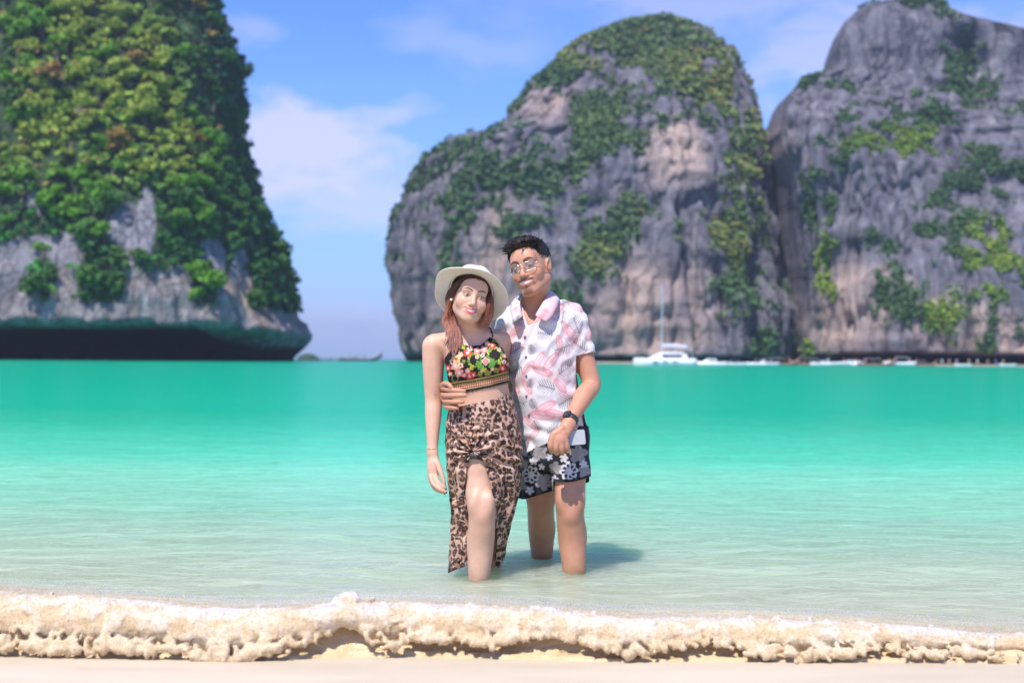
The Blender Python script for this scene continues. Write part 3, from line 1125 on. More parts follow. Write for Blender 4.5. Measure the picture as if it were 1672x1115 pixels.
# ---- the near headland on the left: overhung sea cave, hanging rock, thick jungle above
def build_left_cliff():
    Y0 = 286.0
    z, xr = prof([(318, -60), (324, 0), (350, 60), (360, 105), (364, 200), (378, 262), (400, 330), (420, 372), (428, 405), (438, 440), (450, 480), (463, 515), (488, 545), (484, 556), (468, 572), (456, 580)], Y0)
    zs = np.concatenate([[-3.0, 0.2], np.linspace(0.8, z[-1], 60), [95, 108, 116]])
    secs = []
    for zz in zs:
        x_r = float(np.interp(zz, z, xr))
        if zz > z[-1]:
            x_r = float(xr[-1]) - (zz - z[-1]) * 1.1
        yf = float(np.interp(zz, [-3, 2.4, 4.0, 5.7, 6.9, 8.2, 15, 24, 40, 60, 80, 116], [266, 266, 264, 257, 246.5, 243.5, 245, 249, 256, 264, 273, 282]))
        secs.append((zz, -230 + max(0, zz - 60) * 0.9, x_r, yf, 352 - max(0, zz - 60) * 0.4, 287))

    def disp(P):
        z = P[..., 2]
        big = fbm(P * np.array((0.05, 0.05, 0.035)), 4, 4)
        fl = fbm(P * np.array((0.28, 0.28, 0.05)), 4, 9)
        up = smooth(z, 5, 14)
        drip = np.abs(fbm(P * np.array((0.55, 0.55, 0.12)), 3, 29))
        gul = fbm(P * np.array((0.028, 0.028, 0.012)) + np.stack((z * .012, z * 0, z * 0), -1), 3, 47)
        edge = 1 - smooth(P[..., 1], 262, 284)
        return (big * 4.5 + gul * 9.0 * edge) * (0.25 + 0.75 * up) * (0.35 + 0.65 * edge) * smooth(z, -2, 14) + fl * 1.5 + 1.1 * drip * (1 - smooth(z, 12, 22)) * smooth(z, 5.5, 9)
    V, F, capf, nr, nc = closed_cliff(secs, 190, 330, 40, 0.62, disp)
    # roof of the sea cave is ragged: stalactites hang from it
    rag = smooth(V[:, 2], 7.0, 9.0) * (1 - smooth(V[:, 2], 9.0, 12))
    V[:, 2] -= rag * (1.5 * np.maximum(0, fbm(V * np.array((0.45, 0.3, 0.0)), 3, 61)) * 2.0)
    px = to_px(V)
    front = V[:, 1] < 300
    nz = fbm(V * 0.09, 4, 14)
    edge = np.interp(px[:, 0], [-600, 0, 60, 110, 150, 185, 240, 290, 310, 350, 400, 450, 500, 900], [385, 392, 395, 362, 440, 452, 452, 462, 440, 452, 478, 520, 520, 520])
    v = (edge - px[:, 1]) / 26.0 + nz * 2.0
    bare = in_any(px, [(140, 180, 40, 58), (208, 372, 34, 52), (240, 345, 18, 64), (392, 470, 16, 64), (350, 420, 18, 30), (56, 330, 18, 26), (338, 430, 14, 40), (60, 420, 60, 30), (300, 470, 30, 34)])
    v = v - np.maximum(0, bare + 0.25) * 9
    extra = in_any(px, [(72, 456, 18, 40), (165, 470, 40, 40), (335, 470, 20, 44), (440, 505, 40, 26), (140, 452, 16, 30)])
    v = np.maximum(v, extra * 4 + nz)
    veg = smooth(v, -0.2, 0.5) * smooth(V[:, 2], 11, 13)
    stain = smooth(V[:, 2], 4, 10) * (1 - smooth(V[:, 2], 14, 26)) * 0.6
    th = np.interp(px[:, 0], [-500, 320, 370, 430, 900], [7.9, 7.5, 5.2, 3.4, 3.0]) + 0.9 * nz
    tide_and_shade = (1 - smooth(V[:, 2], th - 0.8, th + 0.3)) * np.clip(np.maximum(smooth(V[:, 1], 247, 253), 1 - smooth(V[:, 2], .8, 1.6)), 0, 1)  # cave recess painted black as shade, besides the tide band at the foot
    m = rock_mat('limestone_near', (0.31, 0.30, 0.33), (0.62, 0.60, 0.60), (0.07, 0.07, 0.09), (0.52, 0.33, 0.16), ((0.012, 0.04, 0.012), (0.05, 0.10, 0.02)), 1.2, 0.6)
    finish_cliff('cliff_headland', 'jungle covered limestone headland with a dark undercut sea cave at its foot', V, F, capf, m, veg, stain, tide_and_shade)

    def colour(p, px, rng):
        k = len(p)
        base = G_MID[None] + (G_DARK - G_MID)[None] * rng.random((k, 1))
        lit = smooth(-px[:, 1] + 330 + 60 * fbm(p * 0.06, 3, 71), -60, 80) * smooth(360 - px[:, 0] + 0.25 * (px[:, 1] - 200), -30, 90) * smooth(px[:, 0] + 0.2 * px[:, 1], 0, 110)  # sunlight on the upper left slope, painted into the leaf colour
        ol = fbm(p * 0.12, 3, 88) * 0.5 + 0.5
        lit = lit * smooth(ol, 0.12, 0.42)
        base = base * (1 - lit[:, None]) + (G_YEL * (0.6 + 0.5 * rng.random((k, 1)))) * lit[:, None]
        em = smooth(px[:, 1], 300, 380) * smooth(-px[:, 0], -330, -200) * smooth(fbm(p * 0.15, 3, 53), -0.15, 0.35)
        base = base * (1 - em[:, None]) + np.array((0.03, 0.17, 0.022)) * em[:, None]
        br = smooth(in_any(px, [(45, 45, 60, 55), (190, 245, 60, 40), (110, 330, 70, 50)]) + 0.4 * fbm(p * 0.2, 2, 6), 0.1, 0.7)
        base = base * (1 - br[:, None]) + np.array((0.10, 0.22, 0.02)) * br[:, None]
        te = smooth(px[:, 0] - 0.35 * px[:, 1], 200, 330)  # shade of the seaward edge, painted in as darker teal leaves
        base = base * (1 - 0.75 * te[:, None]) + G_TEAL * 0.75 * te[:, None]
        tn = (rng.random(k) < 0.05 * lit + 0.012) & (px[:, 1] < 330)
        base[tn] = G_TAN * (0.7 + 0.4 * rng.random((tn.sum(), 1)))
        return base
    rng = np.random.default_rng(3)
    n = normals_of(V, F)
    fc = V[F].mean(1)
    fpx = to_px(fc)
    vis = (n[:, 1] < 0.35) & (fc[:, 1] < 318) & (fpx[:, 0] > -260) & (fpx[:, 1] > -190) & (fc[:, 2] > 11)
    vf = veg[F].mean(1) * vis
    pts, k = sample_surface(V, F, vf, rng, 2600)
    nn = n[k] * np.array((1, 1, 0.4)) + np.array((0, 0, 0.45))
    ppx = to_px(pts)
    size = rng.uniform(0.9, 2.1, len(pts))
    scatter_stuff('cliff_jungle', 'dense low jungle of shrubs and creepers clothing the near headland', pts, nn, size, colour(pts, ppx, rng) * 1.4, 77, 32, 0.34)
    # individual trees standing out of that mass, the 220 largest
    kinds = []
    bark = simple_mat('tree_bark', (0.16, 0.13, 0.10), 0.9, scale=3.0, var=0.3)
    mats = [leaf_mat('leaves_deep_green', (0.03, 0.095, 0.022), (0.075, 0.20, 0.035), (0.10, 0.25, 0.04)),
            leaf_mat('leaves_bright_green', (0.07, 0.22, 0.015), (0.19, 0.39, 0.035), (0.13, 0.31, 0.025)),
            leaf_mat('leaves_olive_yellow', (0.21, 0.29, 0.035), (0.42, 0.48, 0.08), (0.33, 0.40, 0.05)),
            leaf_mat('leaves_sea_green', (0.010, 0.055, 0.035), (0.03, 0.12, 0.065), (0.02, 0.09, 0.05)),
            leaf_mat('leaves_rust_yellow', (0.25, 0.14, 0.04), (0.42, 0.27, 0.09), (0.36, 0.24, 0.05))]
    crng = np.random.default_rng(21)
    for q in range(4):
        v, f = crown_mesh(crng, 340, 6 + q, 0.165, 0.8)
        kinds.append(mesh_obj('crown', v + np.array((0, 0, 0.75)), f, None, smooth_shade=False, link=False).data)
    tb = MB()
    for (dx, dy, hz) in ((0, 0, 0.75), (0.34, 0.1, 0.85), (-0.30, 0.16, 0.9), (0.05, -0.36, 0.8)):
        tb.tube([(0, 0, -0.35), (dx * 0.15, dy * 0.15, 0.2), (dx, dy, hz)], [0.055, 0.045, 0.018], 5)
    trunk_me = tb.build('trunk', bark)
    trunk_data = trunk_me.data
    bpy.data.objects.remove(trunk_me)
    crowns = {}
    for mi, mm in enumerate(mats):
        for q, me in enumerate(kinds):
            c = me.copy()
            c.materials.clear()
            c.materials.append(mm)
            c.name = 'crown'
            crowns[(mi, q)] = c
    vis2 = vf * (fpx[:, 0] > 0) * (fpx[:, 1] > 0)
    pts, k = sample_surface(V, F, vis2, rng, 900)
    ppx = to_px(pts)
    labels = ['deep green bushy tree clinging to the near headland', 'bright green tree clinging to the near headland', 'olive yellow sunlit tree clinging to the near headland',
              'dark sea green tree on the shaded seaward edge of the headland', 'rust yellow flowering tree among green ones on the headland']
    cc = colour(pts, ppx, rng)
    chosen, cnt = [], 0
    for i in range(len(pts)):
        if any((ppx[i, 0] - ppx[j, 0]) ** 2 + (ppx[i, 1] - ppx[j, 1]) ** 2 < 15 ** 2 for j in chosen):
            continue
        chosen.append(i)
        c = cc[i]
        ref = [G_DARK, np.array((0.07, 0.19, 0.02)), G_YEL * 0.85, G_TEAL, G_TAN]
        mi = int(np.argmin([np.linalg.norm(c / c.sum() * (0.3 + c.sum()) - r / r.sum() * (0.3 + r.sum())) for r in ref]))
        s = rng.uniform(2.0, 4.0)
        t = empty('cliff_tree', tuple(pts[i] + n[k[i]] * s * 0.15), rng.uniform(0, 6.28))
        t.rotation_euler = (n[k[i]][1] * -0.35, n[k[i]][0] * 0.35, rng.uniform(0, 6.28))
        t.scale = (s, s, s * rng.uniform(0.85, 1.1))
        tag(t, labels[mi], 'tree', ['deep green trees on the headland', 'bright green trees on the headland', 'olive trees on the headland', 'sea green trees on the headland', 'rust yellow trees on the headland'][mi])
        a = bpy.data.objects.new('crown', crowns[(mi, int(rng.integers(0, 4)))])
        b2 = bpy.data.objects.new('trunk', trunk_data)
        for ch in (a, b2):
            COL.objects.link(ch)
            ch.parent = t
        cnt += 1
        if cnt >= 220:
            break


build_left_cliff()


# ---- the big dome and the right hand massif
def build_far_cliff(name, label, Y0, left_pts, right_pts, x_right_off, yf_tab, yb, top_extra, ells, bare, veg_top, seed, vegname, veglabel, nveg, colfn, size_rng, power=0.75, grooves=(), stain_ells=(), tide_h=1.6, thin=0.25):
    zl, xl = prof(left_pts, Y0)
    if right_pts is not None:
        zr, xr = prof(right_pts, Y0)
        ztop = min(zl[-1], zr[-1])
    else:
        ztop = zl[-1]
    zs = np.concatenate([[-4, 0.3, 1.2, 2.6], np.linspace(3.4, ztop, 70)])
    secs = []
    for zz in zs:
        a = float(np.interp(zz, zl, xl))
        b = float(np.interp(zz, zr, xr)) if right_pts is not None else x_right_off - 0.35 * zz
        yf = Y0 - float(np.interp(zz / ztop, yf_tab[0], yf_tab[1]))
        secs.append((zz, a, b, yf, Y0 + float(np.interp(zz / ztop, [0, 0.8, 1], [yb, yb * 0.7, 6])), Y0))
    gr = [(np.array([at(p[0], p[1], Y0)[2] for p in g[0]]), np.array([at(p[0], p[1], Y0)[0] for p in g[0]]), g[1], g[2]) for g in grooves]

    def disp(P):
        zz = P[..., 2]
        f = smooth(zz, 1, 10) * (1 - 0.75 * smooth(zz / ztop, 0.9, 1.0))
        big = fbm(P * np.array((0.022, 0.022, 0.018)), 4, seed)
        fl = fbm(P * np.array((0.12, 0.12, 0.018)), 4, seed + 5)
        ledge = fbm(P * np.array((0.03, 0.03, 0.10)), 3, seed + 9)
        fl2 = 1 - 2 * np.abs(fbm(P * np.array((0.16, 0.16, 0.028)), 4, seed + 7))
        ed = 1 - 0.7 * smooth(P[..., 1], Y0 - 14, Y0 - 2)
        d = f * ed * (1 - .5 * smooth(zz / ztop, .62, .8)) * (big * 5.5 + ledge * 3.0) + ed * (fl * 2.6 - np.clip(fl2, 0, 1) ** 3 * 3.0) * smooth(zz, 0, 6)
        for (gz, gx, wid, dep) in gr:
            o = np.argsort(gz)
            x = np.interp(zz, gz[o], gx[o])
            inside = smooth(zz, gz.min() - 2, gz.min() + 2) * (1 - smooth(zz, gz.max() - 4, gz.max() + 4))
            d = d - dep * inside * np.exp(-((P[..., 0] - x) / wid) ** 2)
        return d
    V, F, capf, nr, nc = closed_cliff(secs, 180, 320, 40, power, disp)
    px = to_px(V)
    n = normals_of(V, F)
    nz = fbm(V * np.array((0.07, 0.07, 0.05)), 4, seed + 20)
    nz2 = fbm(V * np.array((0.24, 0.24, 0.20)), 3, seed + 30)
    v = np.maximum(in_any(px, ells) * 1.9, veg_top(px)) + nz * 3.6 + nz2 * 4.2 - thin
    v = v - np.maximum(0, in_any(px, bare) + 0.2) * 5
    veg = smooth(v, -0.3, 1.7)
    st = smooth(in_any(px, stain_ells) + 0.5 * nz, -0.2, 0.5)
    mat = ROCK_FAR
    tide_and_shade = 1 - smooth(V[:, 2] + 1.2 * nz, tide_h, tide_h + 0.7)
    o = finish_cliff(name, label, V, F, capf, mat, veg, st, tide_and_shade)
    rng = np.random.default_rng(seed)
    fc = V[F].mean(1)
    fpx = to_px(fc)
    ok = (n[:, 1] < 0.3) & (fpx[:, 0] > 560) & (fpx[:, 0] < 1760) & (fpx[:, 1] > -60) & (fc[:, 2] > 2.5)
    pts, k = sample_surface(V, F, (veg[F].mean(1) ** 0.9) * ok, rng, nveg)
    nn = n[k] * np.array((1, 1, 0.5)) + np.array((0, 0, 0.35))
    scatter_stuff(vegname, veglabel, pts, nn, rng.uniform(*size_rng, len(pts)), colfn(pts, to_px(pts), rng), seed + 3, 10, 0.40)
    return o


ROCK_FAR = rock_mat('limestone_far', (0.180, 0.170, 0.200), (0.44, 0.405, 0.41), (0.048, 0.048, 0.064), (0.52, 0.38, 0.32), ((0.05, 0.10, 0.05), (0.13, 0.19, 0.05)), 0.62, 0.85)


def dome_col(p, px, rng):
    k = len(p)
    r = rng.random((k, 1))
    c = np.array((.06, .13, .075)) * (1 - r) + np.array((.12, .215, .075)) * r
    li = smooth(px[:, 0], 880, 1010) * smooth(-px[:, 1], -470, -180) * (0.25 + 0.75 * smooth(fbm(p * 0.05, 3, 5), -0.2, 0.3))  # sunlit top and right of the dome, painted into the leaf colour
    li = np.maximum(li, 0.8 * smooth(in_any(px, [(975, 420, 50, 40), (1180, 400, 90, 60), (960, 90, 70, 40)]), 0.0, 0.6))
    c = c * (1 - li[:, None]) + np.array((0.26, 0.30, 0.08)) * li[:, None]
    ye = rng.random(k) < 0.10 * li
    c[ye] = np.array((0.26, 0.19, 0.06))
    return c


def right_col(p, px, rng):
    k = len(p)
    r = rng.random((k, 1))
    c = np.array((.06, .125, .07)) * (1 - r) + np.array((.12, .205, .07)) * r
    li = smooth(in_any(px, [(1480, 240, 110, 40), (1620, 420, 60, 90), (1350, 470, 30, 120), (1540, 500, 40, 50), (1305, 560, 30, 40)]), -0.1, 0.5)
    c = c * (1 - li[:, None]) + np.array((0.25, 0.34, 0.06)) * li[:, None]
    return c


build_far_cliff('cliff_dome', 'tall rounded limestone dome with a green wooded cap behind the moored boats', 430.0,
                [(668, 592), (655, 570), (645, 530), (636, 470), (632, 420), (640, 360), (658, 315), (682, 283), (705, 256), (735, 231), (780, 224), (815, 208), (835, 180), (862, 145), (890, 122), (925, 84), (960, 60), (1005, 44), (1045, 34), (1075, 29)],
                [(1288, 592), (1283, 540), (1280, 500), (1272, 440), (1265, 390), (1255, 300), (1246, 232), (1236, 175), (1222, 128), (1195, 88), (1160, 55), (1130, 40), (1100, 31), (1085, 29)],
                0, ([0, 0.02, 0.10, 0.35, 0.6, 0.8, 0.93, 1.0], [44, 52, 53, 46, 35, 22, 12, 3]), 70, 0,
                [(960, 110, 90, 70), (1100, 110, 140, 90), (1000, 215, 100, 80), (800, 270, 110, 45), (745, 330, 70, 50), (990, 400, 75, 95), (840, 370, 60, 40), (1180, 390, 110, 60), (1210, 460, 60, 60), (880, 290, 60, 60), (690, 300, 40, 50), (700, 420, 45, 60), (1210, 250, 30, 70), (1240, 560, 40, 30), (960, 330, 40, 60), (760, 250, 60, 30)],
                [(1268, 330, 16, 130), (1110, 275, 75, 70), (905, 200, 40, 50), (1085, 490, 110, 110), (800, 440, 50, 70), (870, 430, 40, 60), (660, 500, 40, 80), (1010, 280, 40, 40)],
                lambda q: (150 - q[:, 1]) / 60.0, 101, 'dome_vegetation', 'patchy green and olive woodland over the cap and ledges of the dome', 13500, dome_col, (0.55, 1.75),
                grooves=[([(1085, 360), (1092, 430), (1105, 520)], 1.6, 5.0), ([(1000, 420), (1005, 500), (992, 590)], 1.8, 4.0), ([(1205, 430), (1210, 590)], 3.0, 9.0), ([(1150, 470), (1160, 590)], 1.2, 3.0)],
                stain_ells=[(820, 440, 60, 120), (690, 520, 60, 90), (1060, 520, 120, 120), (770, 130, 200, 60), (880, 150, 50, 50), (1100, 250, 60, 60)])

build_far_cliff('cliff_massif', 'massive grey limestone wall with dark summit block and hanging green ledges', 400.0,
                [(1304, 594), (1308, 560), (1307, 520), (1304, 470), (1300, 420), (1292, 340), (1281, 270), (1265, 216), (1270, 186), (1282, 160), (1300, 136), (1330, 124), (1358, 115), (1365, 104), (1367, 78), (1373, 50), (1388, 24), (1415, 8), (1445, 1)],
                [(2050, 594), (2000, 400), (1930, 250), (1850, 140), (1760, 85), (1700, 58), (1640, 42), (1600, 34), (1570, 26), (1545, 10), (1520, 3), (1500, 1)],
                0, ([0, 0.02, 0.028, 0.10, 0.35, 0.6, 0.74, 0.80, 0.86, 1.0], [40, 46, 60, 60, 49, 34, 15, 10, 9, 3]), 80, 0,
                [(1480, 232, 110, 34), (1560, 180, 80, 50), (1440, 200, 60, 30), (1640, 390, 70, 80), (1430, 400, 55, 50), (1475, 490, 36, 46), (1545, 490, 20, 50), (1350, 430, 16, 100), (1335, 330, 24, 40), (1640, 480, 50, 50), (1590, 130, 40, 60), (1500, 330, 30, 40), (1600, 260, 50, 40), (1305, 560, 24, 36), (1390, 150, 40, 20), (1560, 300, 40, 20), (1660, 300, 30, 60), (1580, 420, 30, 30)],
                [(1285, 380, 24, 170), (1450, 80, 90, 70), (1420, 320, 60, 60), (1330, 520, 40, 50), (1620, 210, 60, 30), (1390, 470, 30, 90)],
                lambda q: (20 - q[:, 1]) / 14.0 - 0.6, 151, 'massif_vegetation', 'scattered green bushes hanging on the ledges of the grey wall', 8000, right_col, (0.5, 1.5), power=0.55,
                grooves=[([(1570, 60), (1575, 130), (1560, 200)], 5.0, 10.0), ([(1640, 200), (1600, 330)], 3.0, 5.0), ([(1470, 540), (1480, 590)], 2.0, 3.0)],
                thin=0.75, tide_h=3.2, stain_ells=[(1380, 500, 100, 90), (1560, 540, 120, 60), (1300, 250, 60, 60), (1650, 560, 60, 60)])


def build_saddle():
    """rock closing the cleft between dome and massif, well behind both"""
    Y0 = 492.0
    zl, xl = prof([(1180, 594), (1190, 400), (1215, 270), (1240, 226)], Y0)
    zr, xr = prof([(1400, 594), (1390, 400), (1330, 270), (1285, 226)], Y0)
    zs = np.linspace(-4, min(zl[-1], zr[-1]), 30)
    secs = [(z, float(np.interp(z, zl, xl)), float(np.interp(z, zr, xr)), Y0 - 12, Y0 + 40, Y0) for z in zs]
    V, F, capf, nr, nc = closed_cliff(secs, 90, 90, 30, .7, lambda P: 3 * fbm(P * np.array((.1, .1, .03)), 4, 5))
    z0 = np.zeros(len(V))
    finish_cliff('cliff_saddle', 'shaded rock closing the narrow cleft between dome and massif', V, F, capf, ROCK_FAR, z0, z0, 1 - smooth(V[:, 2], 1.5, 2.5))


build_saddle()

# ------------------------------------------------------------------ the couple
def rot_frame(yaw, roll, pitch=0.0):
    """columns: image-right, face-forward, up.  yaw>0 turns the face to +X, roll>0 leans the top to +X, pitch>0 lifts the chin"""
    y, r, p = map(math.radians, (yaw, roll, pitch))
    ex = np.array((math.cos(y), math.sin(y), 0.0))
    ef = np.array((math.sin(y), -math.cos(y), 0.0))
    eu = np.array((0.0, 0.0, 1.0))
    ef, eu = ef * math.cos(p) + eu * math.sin(p), eu * math.cos(p) - ef * math.sin(p)
    ex, eu = ex * math.cos(r) - eu * math.sin(r), eu * math.cos(r) + ex * math.sin(r)
    return np.stack((ex, ef, eu), 1)


def secs_px(rows, Yc):
    """(py, x_left, x_right, ry[, y offset]) rows in photograph pixels -> loft sections at distance Yc"""
    out = []
    for r in rows:
        a, b = at(r[1], r[0], Yc), at(r[2], r[0], Yc)
        out.append(((a[2] + b[2]) / 2, (a[0] + b[0]) / 2, Yc + (r[4] if len(r) > 4 else 0), (b[0] - a[0]) / 2, r[3]))
    return out


def P3(L):
    return [at(*p) for p in L]


def in_poly(px, poly):
    x, y = px[:, 0], px[:, 1]
    c = np.zeros(len(px), bool)
    n = len(poly)
    for i in range(n):
        x0, y0 = poly[i]
        x1, y1 = poly[(i + 1) % n]
        m = ((y0 > y) != (y1 > y)) & (x < (x1 - x0) * (y - y0) / (y1 - y0 + 1e-12) + x0)
        c ^= m
    return c


def put_head(F, c, M, s, man):
    mw = 0.0265 if man else 0.0255
    def L(x, f, u):
        return c + M @ (np.array((x, f, u)) * s)
    E = lambda p, r, k=0.012, sub=False: F.ell(L(*p), np.array(r) * s, M, k * s, sub)
    Cn = lambda a, b, r1, r2, k=0.012, sub=False: F.cone(L(*a), L(*b), r1 * s, r2 * s, k * s, sub)
    E((0, -0.018, 0.034), (0.074, 0.096, 0.082))
    E((0, 0.018, -0.028), (0.0635 if man else 0.0665, 0.072, 0.084), 0.03)
    w = 0.054 if man else 0.047
    for sx in (-1, 1):
        Cn((sx * w, -0.005, -0.056), (sx * 0.018, 0.066, -0.100 if man else -0.094), 0.021, 0.018, 0.025)
        E((sx * 0.037, 0.056, -0.032), (0.027 if man else 0.030, 0.027, 0.028), 0.02)
    E((0, 0.073, -0.104 if man else -0.098), (0.023 if man else 0.018, 0.019, 0.016), 0.02)
    Cn((-0.036, 0.074, 0.020), (0.036, 0.074, 0.020), 0.014, 0.014, 0.018)
    E((0, 0.062, 0.045), (0.05, 0.03, 0.035), 0.03)
    for sx in (-1, 1):
        E((sx * 0.031, 0.101, -0.001), (0.020, 0.016, 0.0115), 0.012, True)
        E((sx * 0.031, 0.0765, -0.002), (0.0135, 0.0125, 0.0125), 0.004)
    nb = 0.0
    Cn((0, 0.086, 0.008), (0, 0.106 + nb, -0.034), 0.0075, 0.0105, 0.012)
    E((0, 0.1060 + nb, -0.038), (0.0125 if man else 0.0115, 0.0105, 0.0092), 0.008)
    for sx in (-1, 1):
        E((sx * 0.0125, 0.098, -0.041), (0.0075, 0.010, 0.007), 0.006)
    # mouth: muzzle, smile groove, lips
    E((0, 0.078, -0.066), (0.030, 0.022, 0.022), 0.02)
    op = 0.0022 if man else 0.0
    for i in range(9):
        t = (i - 4) / 4.0
        x, z = mw * t, -0.0670 + 0.0085 * t * t
        f = 0.0985 - 0.014 * t * t
        E((x, f - 0.0005, z + 0.0056 + op), (0.0062, 0.0045, 0.0028), 0.006)
        E((x, f - 0.0020, z - 0.0064 - op - 0.0018 * (1 - t * t)), (0.0066, 0.0052, 0.0040), 0.006)
    for i in range(9):
        t = (i - 4) / 4.0
        E((mw * 0.92 * t, 0.1042 - 0.0135 * t * t, -0.0670 + 0.0083 * t * t), (0.0045, 0.005, (0.0032 + op) * (1.15 - t * t)), 0.003, True)
    for sx in (-1, 1):
        Cn((sx * 0.020, 0.0985, -0.046), (sx * 0.036, 0.0830, -0.066), 0.0022, 0.0018, 0.006, True)
        eo = 0.006 if man else 0.0
        E((sx * (0.073 + eo * .6), -0.010, -0.006), (0.008 + eo * .5, 0.019, 0.031), 0.006)
        E((sx * (0.077 + eo), -0.013, 0.010), (0.007, 0.015, 0.017), 0.006)
        E((sx * (0.0815 + eo), -0.002, -0.004), (0.006, 0.008, 0.016), 0.005, True)


def face_paint(V, base, c, M, s, man):
    q = ((V - c) @ M) / s
    x, f, z = q[:, 0], q[:, 1], q[:, 2]
    col = np.repeat(base[None], len(V), 0) if base.ndim == 1 else base.copy()

    def blend(m, k):
        col[:] = col * (1 - m[:, None]) + np.array(k) * m[:, None]
    front = (f > 0.02) & (np.abs(z) < 0.14) & (np.abs(x) < 0.1)
    ax = np.abs(x)
    mott = 1 + .05 * fbm(V * 22, 3, 5) + .02 * fbm(V * 90, 2, 8)
    col[:] = col * np.stack((mott, mott ** 1.3, mott ** 1.4), 1)
    # warm cheeks, nose, ears
    blush = np.exp(-((ax - 0.038) / 0.02) ** 2 - ((z + 0.035) / 0.02) ** 2) * front * 0.35
    blend(blush, base * np.array((1.0, 0.78, 0.74)))
    # lips and teeth
    mw = 0.0265 if man else 0.0255
    op = 0.0022 if man else 0.0
    zc = -0.0670 + 0.0085 * (x / mw) ** 2
    t2 = np.clip(1 - (x / (mw * 1.1)) ** 2, 0, 1)
    mo = front * (f > 0.06)
    up = smooth(-np.abs(z - (zc + 0.0050 + op)) + 0.0040 * t2 ** 0.5, -0.0012, 0.0012) * (ax < mw * 1.1) * mo
    lo = smooth(-np.abs(z - (zc - 0.0072 - op)) + 0.0058 * t2 ** 0.5, -0.0012, 0.0012) * (ax < mw * 1.1) * mo
    lip = (0.40, 0.15, 0.115) if man else (0.62, 0.10, 0.105)
    blend(np.clip(up * (0.8 if man else 0.95), 0, 1), lip)
    blend(np.clip(lo * (0.8 if man else 0.95), 0, 1), lip)
    hh = 0.0043 if man else 0.0036
    gap = smooth(-np.abs(z - zc) + (hh + 0.0008) * np.clip(1 - (x / mw) ** 2, 0, 1) ** 0.5, -0.0006, 0.0010) * (ax < mw) * mo
    blend(gap * 0.85, (0.14, 0.04, 0.04))
    th = smooth(-np.abs(z - zc - 0.0006) + hh * np.clip(1 - (x / (mw * 0.86)) ** 2, 0, 1) ** 0.5, -0.0004, 0.0012) * (ax < mw * 0.86) * mo
    blend(th, (0.88, 0.85, 0.81))
    # nostrils
    nm = np.exp(-((ax - 0.0075) / 0.0035) ** 2 - ((z + 0.0468) / 0.0022) ** 2) * (f > 0.09)
    blend(np.clip(nm * 0.7, 0, 1), base * 0.3)
    # eyes
    dx = ax - 0.031
    tilt = z + 0.001 - 0.10 * dx
    open_ = 0.0034 if man else 0.0047
    lid = open_ * np.clip(1 - (dx / 0.0150) ** 2, 0, 1) ** 0.7
    eye = smooth(lid - np.abs(tilt), -0.0007, 0.0009) * (np.abs(dx) < 0.0155) * (f > 0.05)
    blend(eye, (0.62, 0.57, 0.55))
    iris = smooth(0.0062 - np.sqrt(dx ** 2 + (tilt + 0.0002) ** 2), -0.0008, 0.0008) * eye
    blend(iris, (0.06, 0.032, 0.020))
    glint = smooth(0.0017 - np.hypot(dx + 0.0020 * np.sign(x), tilt - 0.0018), -0.0006, 0.0006) * eye
    blend(glint, (0.85, 0.85, 0.85))
    crease = np.exp(-((tilt - lid - 0.0042) / 0.0011) ** 2) * (np.abs(dx) < 0.0150) * (f > 0.05)
    blend(np.clip(crease * 0.35, 0, 1), base * 0.55)
    lash = smooth(0.0021 - np.abs(tilt - lid), -0.0008, 0.0010) * (np.abs(dx) < 0.0165) * (f > 0.05) * (tilt > 0)
    blend(np.clip(lash * (0.75 if man else 0.95), 0, 1), (0.025, 0.014, 0.012))
    lash2 = smooth(0.0013 - np.abs(tilt + lid), -0.0008, 0.0010) * (np.abs(dx) < 0.0155) * (f > 0.05) * (tilt < 0)
    blend(np.clip(lash2 * 0.55, 0, 1), (0.06, 0.03, 0.02))
    # brows
    bz = 0.0205 + 0.006 * (1 - ((ax - 0.034) / 0.02) ** 2)
    bt = (0.0056 if man else 0.0036) * np.clip(1.15 - ((ax - 0.026) / 0.026) ** 2, 0, 1)
    brow = smooth(bt - np.abs(z - bz), -0.0012, 0.0012) * (ax > 0.010) * (ax < 0.053) * (f > 0.03)
    blend(np.clip(brow * 0.88, 0, 1), (0.03, 0.018, 0.014) if man else (0.07, 0.035, 0.025))
    if man:
        sp = 0.82 + 0.25 * vnoise(V * 500, 3)
        mus = smooth(0.0050 - np.abs(z - (-0.0535 - 5.0 * x * x)), -0.002, 0.002) * smooth(0.031 - ax, -0.002, 0.004) * (f > 0.06)
        blend(np.clip(mus * 0.72 * sp, 0, 1), (0.035, 0.02, 0.016))
        side = np.exp(-((ax - 0.031) / 0.0035) ** 2) * smooth(-0.052 - z, -0.004, 0.004) * smooth(z + 0.083, -0.005, 0.005) * (f > 0.05)
        blend(np.clip(side * 0.5 * sp, 0, 1), (0.04, 0.022, 0.018))
        goat = np.exp(-(x / 0.021) ** 4 - ((z + 0.103) / 0.0125) ** 4) * (f > 0.045)
        blend(np.clip(goat * 0.85 * sp, 0, 1), (0.045, 0.026, 0.02))
        soul = np.exp(-(x / 0.006) ** 2 - ((z + 0.0845) / 0.005) ** 2) * (f > 0.06)
        blend(np.clip(soul * 0.7, 0, 1), (0.045, 0.026, 0.02))
        jaw = smooth(-0.062 - z, -0.015, 0.025) * smooth(z + 0.135, 0, 0.02) * (f > -0.03) * 0.10
        blend(jaw, base * np.array((0.62, 0.62, 0.66)))
        # clipped sides and back of the head
        hs = smooth(z - (0.012 + 0.25 * np.clip(f, -0.1, 0.05)), -0.006, 0.022) * smooth(0.040 - f, -0.008, 0.012) + smooth(z - 0.094, -0.005, 0.005)
